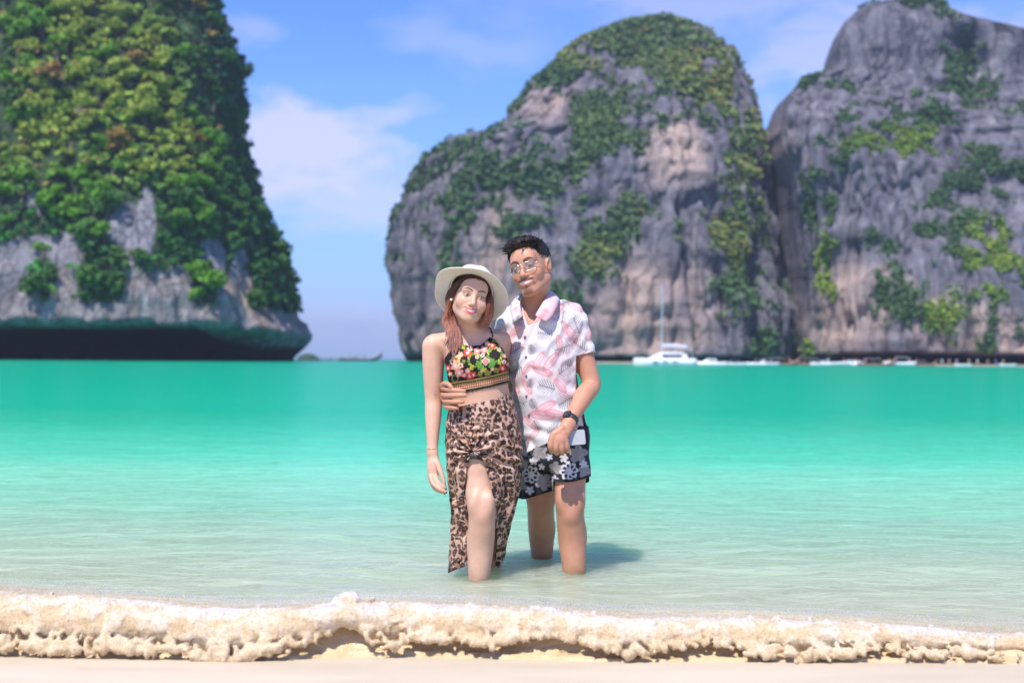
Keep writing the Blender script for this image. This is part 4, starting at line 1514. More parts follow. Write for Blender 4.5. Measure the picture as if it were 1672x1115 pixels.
        hs = np.clip(hs, 0, 1) * smooth(ax + np.clip(-f, 0, 1) * 2, 0.035, 0.055)
        blend(np.clip(hs * (0.55 + 0.45 * smooth(z, 0.03, 0.06)), 0, 0.96), (0.028, 0.02, 0.018))
    return col


def skin_mesh(name, build, lo, hi, h, head_lo, head_hi, h2, neck, M, hands=()):
    """one body skin: coarse grid below the neck plane, fine grid above, same field"""
    A = Field(lo, hi, h)
    build(A)
    Va, Fa = A.mesh()
    del A
    lam = np.full(len(Va), .5)
    for c in hands:
        lam *= smooth(np.linalg.norm(Va - c, axis=1), .07, .11)
    Va = relax(Va, Fa, 3, lam * (1 - smooth(Va[:, 2], neck[2] - .06, neck[2] - .03)))
    B = Field(head_lo, head_hi, h2)
    build(B)
    Vb, Fb = B.mesh()
    up = M[:, 2]
    ka = ((Va - neck) @ up) < h * 0.6
    inb = np.all((Va > np.array(head_lo) + 2 * h) & (Va < np.array(head_hi) - 2 * h), 1)
    Va, Fa, _ = cull(Va, Fa, ka | ~inb)
    kb = ((Vb - neck) @ up) > -h * 0.6
    Vb, Fb, _ = cull(Vb, Fb, kb)
    return np.vstack([Va, Vb]), np.vstack([Fa, Fb + len(Va)])


def nearest_section(V, secs):
    A = np.array(sorted(secs))
    cx, cy, rx, ry = [np.interp(V[:, 2], A[:, 0], A[:, j]) for j in range(1, 5)]
    th = np.arctan2((V[:, 0] - cx) / rx, -(V[:, 1] - cy) / ry)      # 0 at the front
    return th, cx, cy, rx, ry


SKIN = vcol_mat('skin', rough=0.48, spec=0.35, sss=0.12, bump_scale=220.0, bump_strength=0.05, var=0.05, var_scale=35.0)
CLOTH = vcol_mat('printed_cotton', rough=0.85, spec=0.15, sheen=0.15, bump_scale=900.0, bump_strength=0.12, bump_dist=0.0006, var=0.03)
SATIN = vcol_mat('satin_leopard_print', rough=0.52, spec=0.35, bump_scale=900.0, bump_strength=0.08, bump_dist=0.0005, var=0.05)
EMBRO = vcol_mat('embroidered_cotton', rough=0.8, spec=0.2, bump_scale=1100.0, bump_strength=0.35, bump_dist=0.001, var=0.10, var_scale=300.0)
HAIR = vcol_mat('hair', rough=0.5, spec=0.28, bump_scale=0, var=0.22, var_scale=160.0)


def hair_bump(mat, sx=700, sz=40):
    nt = mat.node_tree
    b = nt.nodes['Principled BSDF']
    oc = obj_coord(nt)
    bump(nt, b, noise_tex(nt, mapping(nt, oc, (sx, sx, sz)), 1.0, 3, 0.6), 0.7, 0.003)


hair_bump(HAIR)


def solidify(o, t):
    m = o.modifiers.new('thickness', 'SOLIDIFY')
    m.thickness = t
    m.offset = -1
    return o


def strip(rows, nu=14):
    """ruled patch through rows of points (each row a polyline), resampled"""
    R = []
    for r in rows:
        r = np.array(r)
        d = np.concatenate([[0], np.cumsum(np.linalg.norm(np.diff(r, axis=0), axis=1))])
        u = np.linspace(0, d[-1], nu)
        R.append(np.stack([np.interp(u, d, r[:, k]) for k in range(3)], 1))
    return np.vstack(R), grid_faces(len(rows), nu)


def button(mb, c, n, r, t=0.002):
    n = np.asarray(n, float) / np.linalg.norm(n)
    mb.tube([c - n * t, c + n * t * 0.5, c + n * t], [r, r, r * 0.8], 12)


# =========================================================== man
def build_man():
    root = empty('person', (0.22, 5.1, -0.27))
    tag(root, 'smiling man in glasses, pink leaf print shirt and black floral shorts, holding a phone', 'person')
    inv = Matrix.Translation((-0.22, -5.1, 0.27))

    def own(o):
        o.parent = root
        o.matrix_parent_inverse = inv
        return o
    hc = at(866, 439, 5.04)
    HM = rot_frame(-22, -15, 1)
    hs = 1.02
    YC = 5.09
    shirt_rows = [(498, 848, 908, .055), (506, 836, 932, .075), (516, 827, 948, .095), (532, 824, 952, .112), (560, 827, 947, .122, -.004), (600, 830, 946, .124, -.006), (650, 838, 951, .122, -.006), (700, 848, 962, .120), (728, 853, 965, .122), (760, 855, 966, .124)]
    body_rows = [(r[0], r[1] + 7, r[2] - 7, max(r[3] - .014, .04)) + tuple(r[4:]) for r in shirt_rows]
    body_rows = [r for r in body_rows if r[0] < 725] + [(735, 866, 950, .095), (757, 872, 945, .075)]
    arm = [at(936, 524, 5.09), at(965, 626, 5.06), at(930, 689, 4.885)]
    arm2 = [at(836, 528, 5.11), at(800, 606, 5.175), at(737, 641, 5.075)]
    legR = [at(930, 735, 5.05), at(931, 838, 5.02), at(938, 935, 5.03), at(941, 1018, 5.07)]
    legL = [at(884, 735, 5.13), at(883, 828, 5.22), at(885, 908, 5.42), at(886, 960, 5.60)]

    def fingers(F):
        # the hand holding the phone: back of the hand to the camera
        F.cone(at(928, 694, 4.873), at(912, 716, 4.843), .027, .034, .02, flat=((0.1, 0.98, -0.15), 0.62))
        for (x, y, dz, yo) in ((900, 726, 14, 4.838), (908.5, 729, 15, 4.836), (917.5, 730.5, 13, 4.838), (926, 729, 10, 4.846)):
            a = at(912 + (x - 912) * 0.6, 708, 4.842)
            k = at(x, y, yo - 0.004)
            t1 = at(x + 0.5, y + dz * 0.72, yo + .010)
            t2 = at(x + 1, y + dz * 0.55, yo + .034)
            F.chain([a, k, t1, t2], [.012, .0112, .0098, .0085], .005)
        F.chain([at(917, 700, 4.850), at(903, 711, 4.838), at(898, 726, 4.840), at(902, 737, 4.850)], [.015, .0125, .0105, .0085], .008)
        # the hand round her waist
        F.cone(at(737, 641, 5.07), at(723, 648, 4.985), .025, .029, .02, flat=((0.85, 0.2, 0.2), 0.6))
        for pts in ([(725, 636, 4.985), (724, 634, 4.93), (734, 636.5, 4.868), (748, 637.5, 4.842), (758, 638.5, 4.838)],
                    [(725, 644, 4.98), (725, 645, 4.925), (735, 646, 4.862), (750, 645.5, 4.838), (760, 645.5, 4.836)],
                    [(726, 652, 4.98), (727, 655, 4.925), (736, 656, 4.862), (748, 656, 4.842), (756, 656, 4.84)],
                    [(727, 658, 4.98), (729, 663.5, 4.925), (736, 665.5, 4.868), (743, 666, 4.855), (747, 666, 4.853)],
                    [(726, 636, 5.0), (722, 630, 4.945), (727, 626, 4.888), (733, 628, 4.862), (737, 632, 4.852)]):
            F.chain(P3(pts), [.0125, .0118, .0105, .0098, .0082], .004)

    def build(F):
        F.loft(secs_px(body_rows, YC), .03)
        for sx, a in ((1, arm), (-1, arm2)):
            F.cone(a[0] + np.array((-sx * .05, 0, .02)), a[0], .05, .053, .03)
            mid = a[0] * .5 + a[1] * .5
            fm = a[1] * .70 + a[2] * .30
            F.chain([a[0], mid, a[1], fm, a[1] * .3 + a[2] * .7, a[2]], [.053, .0465, .0395, .0415, .0325, .0262], .02)
            F.ell(a[1] + np.array((.012 * sx, .012, -.004)), (.024, .026, .026), k=.02)
        fingers(F)
        F.cone(hc + HM @ np.array((0, -.022, -.075)) * hs, at(872, 508, 5.10), .054, .062, .03)
        F.cone(at(872, 506, 5.11), at(918, 517, 5.11), .040, .030, .03)
        F.cone(at(872, 506, 5.11), at(842, 516, 5.12), .040, .030, .03)
        for leg, sc in ((legR, 1.0), (legL, 1.0)):
            kf = np.array((0, -.012, 0))
            mid = leg[0] * .45 + leg[1] * .55
            cal = leg[1] * .55 + leg[2] * .45 + np.array((0, .014, 0))
            F.chain([leg[0], mid, leg[1], cal, leg[2], leg[3]], [.072, .0665, .0590, .0585, .0485, .036], .02)
            F.ell(leg[1] + kf * 2.8, (.031, .029, .035), k=.025)
            for sx in (-1, 1):
                F.ell(leg[1] + np.array((sx * .034, -.034, .058)), (.022, .026, .042), k=.03)
            F.ell(cal + np.array((.016, .022, .02)), (.042, .04, .075), k=.03)
            an = leg[3]
            F.cone(an, an + np.array((0, -.16, -.045)), .034, .024, .03)
            F.cone(an, an + np.array((0, .045, -.035)), .034, .03, .03)
        put_head(F, hc, HM, hs, True)
    neck = hc + HM @ np.array((0, 0, -.125)) * hs
    V, Fc = skin_mesh('body', build, (-0.36, 4.76, -0.36), (0.42, 5.76, 1.45), .0040, hc - .17, hc + .17, .0020, neck, HM, (at(912, 720, 4.85), at(740, 648, 4.88), at(727, 650, 4.95)))
    base = np.array((0.50, 0.245, 0.155))
    col = face_paint(V, base, hc, HM, hs, True)
    wet = (1 - smooth(V[:, 2] + .025 * fbm(V * 30, 2, 4), .01, .05)) * .35
    col = col * (1 - wet[:, None] * np.array((.5, .6, .65)))
    for leg in (legR, legL):
        kd = np.exp(-(np.linalg.norm((V - leg[1] - np.array((0, -.05, 0))) * np.array((1, 1, .8)), axis=1) / .05) ** 2) * .22
        col = col * (1 - kd[:, None]) + base * np.array((.60, .50, .48)) * kd[:, None]
    body = own(mesh_obj('body', V, Fc, SKIN, colors=col))

    # hair: brushed up and forward on top, clipped at the sides
    Hf = Field(hc - .15, hc + .20, .0022)
    def L(x, f, u):
        return hc + HM @ (np.array((x, f, u)) * hs)
    Hf.ell(L(0, -.022, .044), np.array((.0755, .100, .080)) * hs, HM, .01)
    Hf.ell(L(-.004, .014, .100), np.array((.070, .082, .034)) * hs, HM, .02)
    Hf.ell(L(0, -.04, .086), np.array((.073, .080, .044)) * hs, HM, .02)
    rng = np.random.default_rng(4)
    tuft = MB()
    for i in range(1500):
        x, f = rng.uniform(-.070, .070), rng.uniform(-.11, .094)
        rr_ = (x / .074) ** 2 + ((f + .01) / .108) ** 2
        if rr_ > 1:
            continue
        u = .086 + .044 * math.sqrt(max(0, 1 - rr_)) + rng.uniform(-.004, .002)
        ln = rng.uniform(.6, 1.25)
        d = np.array((rng.normal(-.006, .006) + x * .16, rng.normal(.010, .006), .012 * (1.2 - rr_))) * ln
        a = L(x, f, u - .008)
        tuft.tube([a, a + HM @ (d * .55 + np.array((0, 0, .004))), a + HM @ (d * 1.25 + np.array((0, .002, .001)))], [.0030, .0022, .0006], 4, cap=False)
    for i in range(320):
        x = rng.uniform(-.066, .064)
        a = L(x, .072 - 7.5 * x * x, .090 + rng.uniform(-.003, .012))
        d = np.array((rng.normal(-.006, .005), rng.uniform(.004, .011), rng.uniform(.0, .012)))
        tuft.tube([a, a + HM @ (d * .6), a + HM @ (d * 1.2 + np.array((0, 0, -.003)))], [.0032, .0022, .0006], 4, cap=False)
    for i in range(260):
        z = rng.uniform(.046, .096)
        for sx in (-1, 1):
            a = L(sx * (.071 - .12 * max(0, z - .06)), rng.uniform(-.08, .036), z)
            d = np.array((sx * rng.uniform(.001, .005), rng.normal(0, .004), -.009))
            tuft.tube([a, a + HM @ d], [.0024, .0006], 4, cap=False)
    Hf.displace(lambda p: .0016 * fbm(p * np.array((150, 150, 120)), 2, 5), .02)
    Vh, Fh = Hf.mesh()
    q = ((Vh - hc) @ HM) / hs
    line = np.where(q[:, 1] > .03, .084 - 2.4 * np.maximum(np.abs(q[:, 0]) - .04, 0), np.interp(q[:, 1], [-.13, -.09, -.045, -.01, .03], [-.02, .004, .034, .046, .042]))
    Vh, Fh, used = cull(Vh, Fh, q[:, 2] > line - .004)
    hcol = np.array((.022, .016, .015)) * (1 + .8 * np.clip(fbm(Vh * 90, 2, 3), 0, 1))[:, None]
    mhair = own(mesh_obj('hair', Vh, Fh, HAIR, colors=hcol))
    TV = np.array(tuft.v)
    so = mesh_obj('hair_strands', TV, tuft.f, HAIR, colors=np.array((.020, .015, .014)) * np.repeat(rng.uniform(.6, 2.4, len(TV) // 12 + 1), 12)[:len(TV), None])
    so.parent = mhair
    tag(so, kind='stuff')

    # shirt
    S = Field((-0.08, 4.86, 0.44), (0.42, 5.32, 1.22), .0028)
    secs = secs_px(shirt_rows, YC)
    S.loft(secs, .03)
    sd = arm[1] - arm[0]
    send = arm[0] + sd * .56
    S.cone(at(900, 512, 5.10), arm[0] + np.array((-.012, 0, .002)), .046, .058, .05)
    S.cone(arm[0] + np.array((-.008, 0, -.006)), arm[0] + sd * .62, .060, .0575, .05)
    S.cone(at(874, 506, 5.11), at(928, 515, 5.105), .052, .050, .04)
    S.cone(at(866, 510, 5.11), at(838, 526, 5.11), .05, .058, .04)
    S.cone(at(838, 526, 5.11), arm2[0] * .6 + arm2[1] * .4, .060, .058, .03)

    def folds(p):
        x, y, z = p[:, 0], p[:, 1], p[:, 2]
        n1 = fbm(p * np.array((9, 9, 6)), 3, 12)
        diag = np.sin((x * 0.7 + z * 1.1) * 62 + 5 * n1) * .0030 * smooth(-z, -.82, -.55)
        pull = np.sin((x * 1.0 - z * 0.8) * 85 + 6 * n1) * .0022 * smooth(z, .75, .95)
        low = np.sin(z * 95 + 3 * n1 + x * 12) * .0035 * np.exp(-((z - .60) / .05) ** 2)
        return n1 * .008 + diag + pull + low + .0035 * np.sin((x * .35 + z) * 48 + 7 * n1)
    S.displace(folds, .026)
    V, Fc = S.mesh()
    px = to_px(V)
    front = V[:, 1] < YC - .01
    hem = np.interp(px[:, 0], [840, 856, 872, 900, 930, 965], [746, 742, 733, 722, 712, 706])
    keep = px[:, 1] < np.where(front, hem, 722)
    vee = in_poly(px, [(851, 470), (851, 492), (862, 531), (870, 527), (893, 492), (900, 466)]) & front
    nk = at(872, 500, 5.10)
    cyl = (np.hypot(V[:, 0] - nk[0], V[:, 1] - nk[1]) < .066) & (V[:, 2] > nk[2] - .012)
    keep &= ~vee & ~cyl
    un = sd / np.linalg.norm(sd)
    along = (V - arm[0]) @ un
    radial = np.linalg.norm((V - arm[0]) - along[:, None] * un, axis=1)
    keep &= ~((along > np.linalg.norm(sd) * .56) & (radial < .085) & (V[:, 0] > at(940, 600, 5.06)[0]))
    s2 = (arm2[1] - arm2[0])
    un2 = s2 / np.linalg.norm(s2)
    al2 = (V - arm2[0]) @ un2
    keep &= ~((al2 > np.linalg.norm(s2) * .38) & (V[:, 0] < at(832, 560, 5.1)[0] - .02))
    V, Fc, used = cull(V, Fc, keep)
    px = to_px(V)
    own(solidify(mesh_obj('shirt', V, Fc, CLOTH, colors=shirt_paint(V, px)), .0022))
    shirt = root.children[-1]

    # collar flaps and button placket
    cw = simple_mat('collar_cotton', (0.72, 0.60, 0.62), 0.85, scale=70, var=.14)
    for inner, outer in (([(876, 471, 5.165), (892, 470, 5.125), (894, 478, 5.045), (888, 491, 4.990), (879, 506, 4.966), (873, 516, 4.958)],
                          [(880, 486, 5.195), (908, 481, 5.145), (914, 489, 5.05), (909, 503, 4.978), (901, 517, 4.950), (892, 527, 4.944)]),
                         ([(868, 471, 5.165), (853, 476, 5.13), (850, 485, 5.055), (849, 497, 5.000), (851, 508, 4.976), (854, 517, 4.962)],
                          [(866, 486, 5.195), (840, 488, 5.15), (834, 496, 5.06), (833, 508, 4.998), (836, 519, 4.97), (840, 528, 4.955)])):
        a, b = np.array(P3(inner)), np.array(P3(outer))
        mid = a * .5 + b * .5 + np.array((0, -.005, .004))
        Vc, Fcc = strip([a, mid, b], 24)
        pc = to_px(Vc)
        o = mesh_obj('collar', Vc, Fcc, CLOTH, colors=shirt_paint(Vc, pc) * np.array((.93, .90, .93)))
        o.parent = shirt
        sm = o.modifiers.new('round', 'SUBSURF')
        sm.levels = sm.render_levels = 1
        m = o.modifiers.new('thickness', 'SOLIDIFY')
        m.thickness = .0022
        m.offset = 0
    bm_ = simple_mat('shirt_button', (0.10, 0.085, 0.085), 0.35, scale=200)
    for (bx, by) in ((856.4, 551), (858, 583), (858, 614.5), (859, 647), (863, 678)):
        c = surf_point(V, px, bx, by)
        mb = MB()
        button(mb, c + np.array((0, -.0015, 0)), (0, -1, 0.05), .0055)
        o = mb.build('button', bm_)
        o.parent = shirt

    # swim shorts
    T = Field((-.02, 4.86, .28), (.42, 5.34, .72), .0025)
    T.loft(secs_px([(690, 853, 960, .108), (730, 853, 962, .115), (752, 852, 962, .11), (765, 860, 956, .09)], YC), .02)
    aR, bR = at(931, 715, 5.06), at(932, 798, 5.035)
    aL, bL = at(882, 715, 5.115), at(875, 830, 5.17)
    T.cone(aR, bR, .084, .083, .02)
    T.cone(aL, bL, .080, .086, .02)
    T.displace(lambda p: .006 * fbm(p * np.array((14, 14, 7)), 3, 44) + .002 * np.sin(p[:, 0] * 150 + 4 * fbm(p * 12, 2, 5)), .022)
    V, Fc = T.mesh()
    px = to_px(V)
    isR = np.where(px[:, 0] > 903, 1, 0)
    hemR = 786 + (940 - px[:, 0]) * 0.10 - 5 * ((px[:, 0] - 932) / 30) ** 2
    hemL = 812 - (px[:, 0] - 868) * 0.30 - 7 * np.clip((860 - px[:, 0]) / 16, 0, 1) ** 2
    hemy = np.where(isR, hemR, hemL)
    back = V[:, 1] > np.where(isR, 5.06, 5.15)
    hemy = np.where(back, np.where(isR, hemR + 8, hemL - 4), hemy)
    keep = (px[:, 1] < hemy) & (px[:, 1] > 695)
    V, Fc, used = cull(V, Fc, keep)
    px, hemy = px[used], hemy[used]
    own(solidify(mesh_obj('shorts', V, Fc, CLOTH, colors=shorts_paint(V, px, hemy)), .003))

    # glasses
    metal = simple_mat('glasses_metal', (0.75, 0.72, 0.62), 0.25, 1.0, .05)
    glass, nt, b = new_mat('glasses_lens')
    tr = nt.nodes.new('ShaderNodeBsdfTransparent')
    tr.inputs['Color'].default_value = (0.90, 0.94, 0.86, 1)
    gl = nt.nodes.new('ShaderNodeBsdfGlossy')
    gl.inputs['Roughness'].default_value = 0.03
    mx = nt.nodes.new('ShaderNodeMixShader')
    mx.inputs[0].default_value = 0.10
    nt.links.new(tr.outputs[0], mx.inputs[1])
    nt.links.new(gl.outputs[0], mx.inputs[2])
    nt.links.new(mx.outputs[0], nt.nodes['Material Output'].inputs['Surface'])
    gm = MB()
    rims = []
    for sx in (-1, 1):
        loop = []
        for k in range(28):
            t = 2 * math.pi * k / 28
            ct, st = math.cos(t), math.sin(t)
            x = .0235 * np.sign(ct) * abs(ct) ** .6
            z = .0175 * np.sign(st) * abs(st) ** .6
            loop.append(L(sx * .0325 + x, .1075 - 7.0 * (sx * .0325 + x) ** 2, -.006 + z))
        rims.append(loop)
        gm.tube(loop, .0013, 6, closed=True)
        gm.tube([L(sx * .0555, .0860, .004), L(sx * .068, .072, .006), L(sx * .082, .03, .006), L(sx * .081, -.01, .004), L(sx * .078, -.022, -.012)], .0015, 6)
    gm.tube([L(-.0095, .1070, .003), L(0, .1125, .006), L(.0095, .1070, .003)], .0014, 6)
    gl_root = own(gm.build('glasses', metal, None, True))
    for loop in rims:
        c = np.mean(loop, 0)
        o = mesh_obj('lens', np.vstack([loop, c[None]]), [(k, (k + 1) % 28, 28) for k in range(28)], glass)
        o.parent = gl_root

    # watch on the wrist
    wd = arm[2] - arm[1]
    wd = wd / np.linalg.norm(wd)
    wc = arm[2] - wd * .012
    a = np.cross(wd, (0, 0, 1.0))
    a /= np.linalg.norm(a)
    b3 = np.cross(wd, a)
    rub = simple_mat('watch_rubber', (0.035, 0.033, 0.035), 0.5, scale=120)
    rings = []
    for (o_, r) in ((-.0115, .0275), (-.0115, .0310), (.0115, .0302), (.0115, .0265)):
        rings.append([wc + wd * o_ + (a * math.cos(t) + b3 * math.sin(t)) * r for t in np.linspace(0, 2 * math.pi, 28, endpoint=False)])
    mb = MB()
    mb.loft(rings, cap=False)
    watch = own(mb.build('watch', rub, None, True))
    fd = np.array((-0.62, -0.72, 0.30))
    fd = fd - wd * (fd @ wd)
    fd /= np.linalg.norm(fd)
    sd3 = np.cross(wd, fd)
    fc = wc + fd * .030
    rings = []
    for (o_, s_) in ((-.004, .0165), (.004, .0180), (.0075, .0165)):
        r = []
        for k in range(20):
            t = 2 * math.pi * k / 20
            r.append(fc + fd * o_ + (wd * np.sign(math.cos(t)) * abs(math.cos(t)) ** .5 + sd3 * np.sign(math.sin(t)) * abs(math.sin(t)) ** .5) * s_)
        rings.append(r)
    mb = MB()
    mb.loft(rings)
    o = mb.build('watch_case', simple_mat('watch_glass', (0.02, 0.022, 0.03), 0.12, 0, .05, 50, 0.6), None, False)
    o.parent = watch

    # phone in his hand
    ph = empty('phone', tuple(at(931, 715, 4.876)))
    tag(ph, 'pale screened smartphone held flat against the shorts in the hand wearing a watch', 'phone')
    w, h, t = .064, .033, .004
    def rr(w, h, y, n=5, rad=.008):
        out = []
        for (cx, cz, a0) in ((w - rad, h - rad, 0), (-w + rad, h - rad, 90), (-w + rad, -h + rad, 180), (w - rad, -h + rad, 270)):
            for k in range(n):
                an = math.radians(a0 + 90 * k / (n - 1))
                out.append((cx + rad * math.cos(an), y, cz + rad * math.sin(an)))
        return out
    mb = MB()
    mb.loft([rr(w - .001, h - .001, t), rr(w, h, t * .6), rr(w, h, -t * .6), rr(w - .001, h - .001, -t)])
    case = mb.build('phone_case', simple_mat('phone_case_black', (0.03, 0.03, 0.035), 0.35), ph)
    mb = MB()
    mb.loft([rr(w - .003, h - .003, -t - .0002), rr(w - .003, h - .003, -t - .0010)])
    mb.build('screen', simple_mat('phone_screen_reflection', (0.40, 0.40, 0.42), 0.12, 0, .04, 20, 0.6), ph)  # pale grey base colour paints in the reflection on the screen
    ph.rotation_euler = (math.radians(-8), math.radians(-5), math.radians(4))


def surf_point(V, px, x, y):
    """front-most surface vertex seen at that pixel"""
    d = (px[:, 0] - x) ** 2 + (px[:, 1] - y) ** 2
    i = np.argsort(d)[:12]
    return V[i[np.argmin(V[i, 1])]]


def seg_dist(u, v, a, b):
    ba = np.array(b) - np.array(a)
    t = np.clip(((u - a[0]) * ba[0] + (v - a[1]) * ba[1]) / (ba @ ba + 1e-9), 0, 1)
    return np.hypot(u - a[0] - t * ba[0], v - a[1] - t * ba[1]), t


def shirt_paint(V, px):
    """pink wash, pink leaf shapes and dark palm fronds printed on white cotton; pattern units are photograph pixels on the cloth"""
    # cloth coordinates: wrap the pattern round the body by arc length
    u = px[:, 0] + np.where(V[:, 1] > 5.09, (V[:, 1] - 5.09) * 620, 0)
    v = px[:, 1]
    Q = np.stack((u * .03, v * .03, np.zeros_like(u)), -1)
    col = np.repeat(np.array((0.62, 0.585, 0.60))[None], len(V), 0)

    def blend(m, k):
        m = np.clip(m, 0, 1)[:, None]
        col[:] = col * (1 - m) + np.array(k) * m
    wash = fbm(Q * 1.3, 3, 4)
    blend(smooth(wash, -.05, .40) * .60, (0.64, 0.43, 0.455))
    blend(smooth(fbm(Q * 1.1 + 9, 3, 14), .05, .5) * .30, (0.50, 0.455, 0.43))
    rng = np.random.default_rng(12)
    pinks = [(900, 590, 20, -50), (886, 606, 18, 20), (933, 545, 18, 60), (913, 560, 14, 80), (880, 588, 16, -60), (906, 505, 18, -20), (874, 520, 16, -30), (915, 630, 15, 50), (890, 665, 20, -30), (862, 600, 15, -50), (861, 632, 14, 60),
             (965, 545, 14, -60), (940, 500, 16, 30), (842, 540, 14, -40), (838, 630, 16, 50), (866, 690, 16, 40), (886, 678, 22, 5), (905, 675, 18, 10), (950, 590, 14, -70), (930, 690, 16, 20), (955, 650, 14, 60), (873, 708, 14, -50), (850, 510, 14, 30), (922, 535, 12, 70)]
    for (cx, cy, L, ang) in pinks:
        a = math.radians(ang)
        du, dv = u - cx, v - cy
        s = (du * math.cos(a) + dv * math.sin(a)) / L
        w = (-du * math.sin(a) + dv * math.cos(a)) / (L * .36)
        r = s * s + w * w
        m = r < 1.1
        if not m.any():
            continue
        inner = smooth(1 - r, 0, .2) * .55
        rim = np.exp(-((np.sqrt(r) - .9) / .13) ** 2) * .85
        vein = np.exp(-(w / .14) ** 2) * (np.abs(s) < .9) * .6
        blend(inner, (0.70, 0.38, 0.40))
        blend(np.maximum(rim, vein), (0.64, 0.21, 0.24))
    fr = [(842, 572, 23, -30), (890, 545, 23, 190), (919, 517, 20, -80), (941, 531, 24, 250), (918, 568, 24, 160), (947, 566, 24, 215), (924, 603, 24, -35), (842, 605, 20, 150), (893, 632, 24, 195), (923, 655, 23, 150), (868, 570, 14, 80), (845, 655, 22, 20), (870, 658, 14, 70), (845, 524, 18, -30), (923, 494, 15, -30), (876, 694, 16, 60), (903, 702, 18, -30), (959, 668, 20, 80), (958, 610, 18, 90), (866, 625, 12, 100), (842, 690, 20, 60),
          (985, 540, 24, 40), (985, 620, 24, 130), (1010, 580, 24, 200), (985, 690, 24, 20), (1030, 650, 24, 300), (1040, 540, 24, 80), (1010, 720, 22, 10)]
    dark = (0.10, 0.115, 0.125)
    for (cx, cy, L, ang) in fr:
        near = (np.abs(u - cx) < L * 1.25) & (np.abs(v - cy) < L * 1.25)
        if not near.any():
            continue
        un, vn = u[near], v[near]
        a = math.radians(ang)
        e = np.array((math.cos(a), math.sin(a)))
        n = np.array((-e[1], e[0]))
        p0 = np.array((cx, cy)) - e * L * .55
        acc = np.zeros(len(un))
        p1 = p0 + e * L * 1.1
        d, t = seg_dist(un, vn, p0, p1)
        acc = np.maximum(acc, smooth(.75 - d, -.6, .5))
        for k in range(7):
            t0 = .02 + .98 * k / 7
            for sgn in (-1, 1):
                b0 = p0 + e * L * 1.1 * t0
                ln = L * .62 * math.sin(math.pi * (.20 + .72 * t0))
                b1 = b0 + (e * (.45 + .45 * t0) + n * sgn * (.90 - .35 * t0)) * ln
                d, t = seg_dist(un, vn, b0, b1)
                acc = np.maximum(acc, smooth(.72 * (1 - .4 * t) - d, -.40, .40))
        mfull = np.zeros(len(u))
        mfull[near] = acc * .78
        blend(mfull, dark)
    # placket seam
    seam = np.exp(-((u - np.interp(v, [530, 740], [868, 872])) / 1.0) ** 2) * (v > 530) * (V[:, 1] < 5.05) * .35
    blend(seam, (0.55, 0.45, 0.47))
    return col


def flower(u, v, cx, cy, R, n, rot, depth=.35, sharp=.18):
    r = np.hypot(u - cx, v - cy) / R
    a = np.arctan2(v - cy, u - cx) + rot
    edge = (1 - depth) + depth * np.abs(np.cos(n * a / 2)) ** .7
    return smooth(edge - r, -sharp * .5, sharp * .5), r, a


def shorts_paint(V, px, hemy):
    u = px[:, 0] + np.where(V[:, 1] > 5.12, (V[:, 1] - 5.12) * 620, 0)
    v = px[:, 1]
    Q = np.stack((u * .05, v * .05, np.zeros_like(u)), -1)
    wu, wv = u + 1.2 * fbm(Q * 3, 2, 3), v + 1.2 * fbm(Q * 3 + 5, 2, 8)
    col = np.repeat(np.array((0.020, 0.020, 0.028))[None], len(V), 0)

    def blend(m, k):
        m = np.clip(m, 0, 1)[:, None]
        col[:] = col * (1 - m) + np.array(k) * m
    grey = (0.30, 0.27, 0.275)
    white = (0.52, 0.50, 0.53)
    for (cx, cy, R, rot) in ((944, 741, 16, .3), (888, 787, 15, 1.0), (880, 738, 15, .6), (907, 764, 11, .2), (848, 790, 13, 2.0), (853, 757, 10, .5), (956, 770, 12, 1.4), (905, 720, 12, 0), (860, 725, 12, 1.1), (985, 760, 18, .3), (1010, 800, 16, .8), (1020, 740, 16, .1)):
        m, r, a = flower(wu, wv, cx, cy, R, 5, rot, .42, .16)
        blend(m * .95, grey)
        line = (np.abs(np.sin(2.5 * a + .2)) < .14) & (r > .12) & (r < .75)
        blend(m * line * .6, (0.10, 0.09, 0.10))
    for (cx, cy, R) in ((866.6, 775, 14.5), (929, 769, 16), (1000, 770, 15)):
        m, r, a = flower(wu, wv, cx, cy, R, 8, .1, .30, .12)
        m2, r2, a2 = flower(wu, wv, cx, cy, R * .78, 8, .1, .55, .10)
        blend(m, white)
        petal = smooth(np.abs(np.cos(4 * (a + .1))) - .55, 0, .15) * (r > .38) * (r < .74)
        blend(petal, (0.03, 0.03, 0.04))
    for (cx, cy, R, rot) in ((871, 753, 7, .3), (865, 800, 7.5, .9), (921, 748, 7.5, .1), (953, 757, 7, .5), (884, 762, 6, .2), (858, 741, 5, .2), (905, 782, 6.5, 0), (897, 746, 6, .7), (915, 735, 6, .2), (941, 786, 5, .3), (850, 772, 5.5, .4)):
        m, r, a = flower(wu, wv, cx, cy, R, 5, rot, .62, .2)
        blend(m, white)
    hemb = smooth(v - (hemy - 4.5), -.8, .8)
    blend(hemb, (0.016, 0.016, 0.02))
    return col


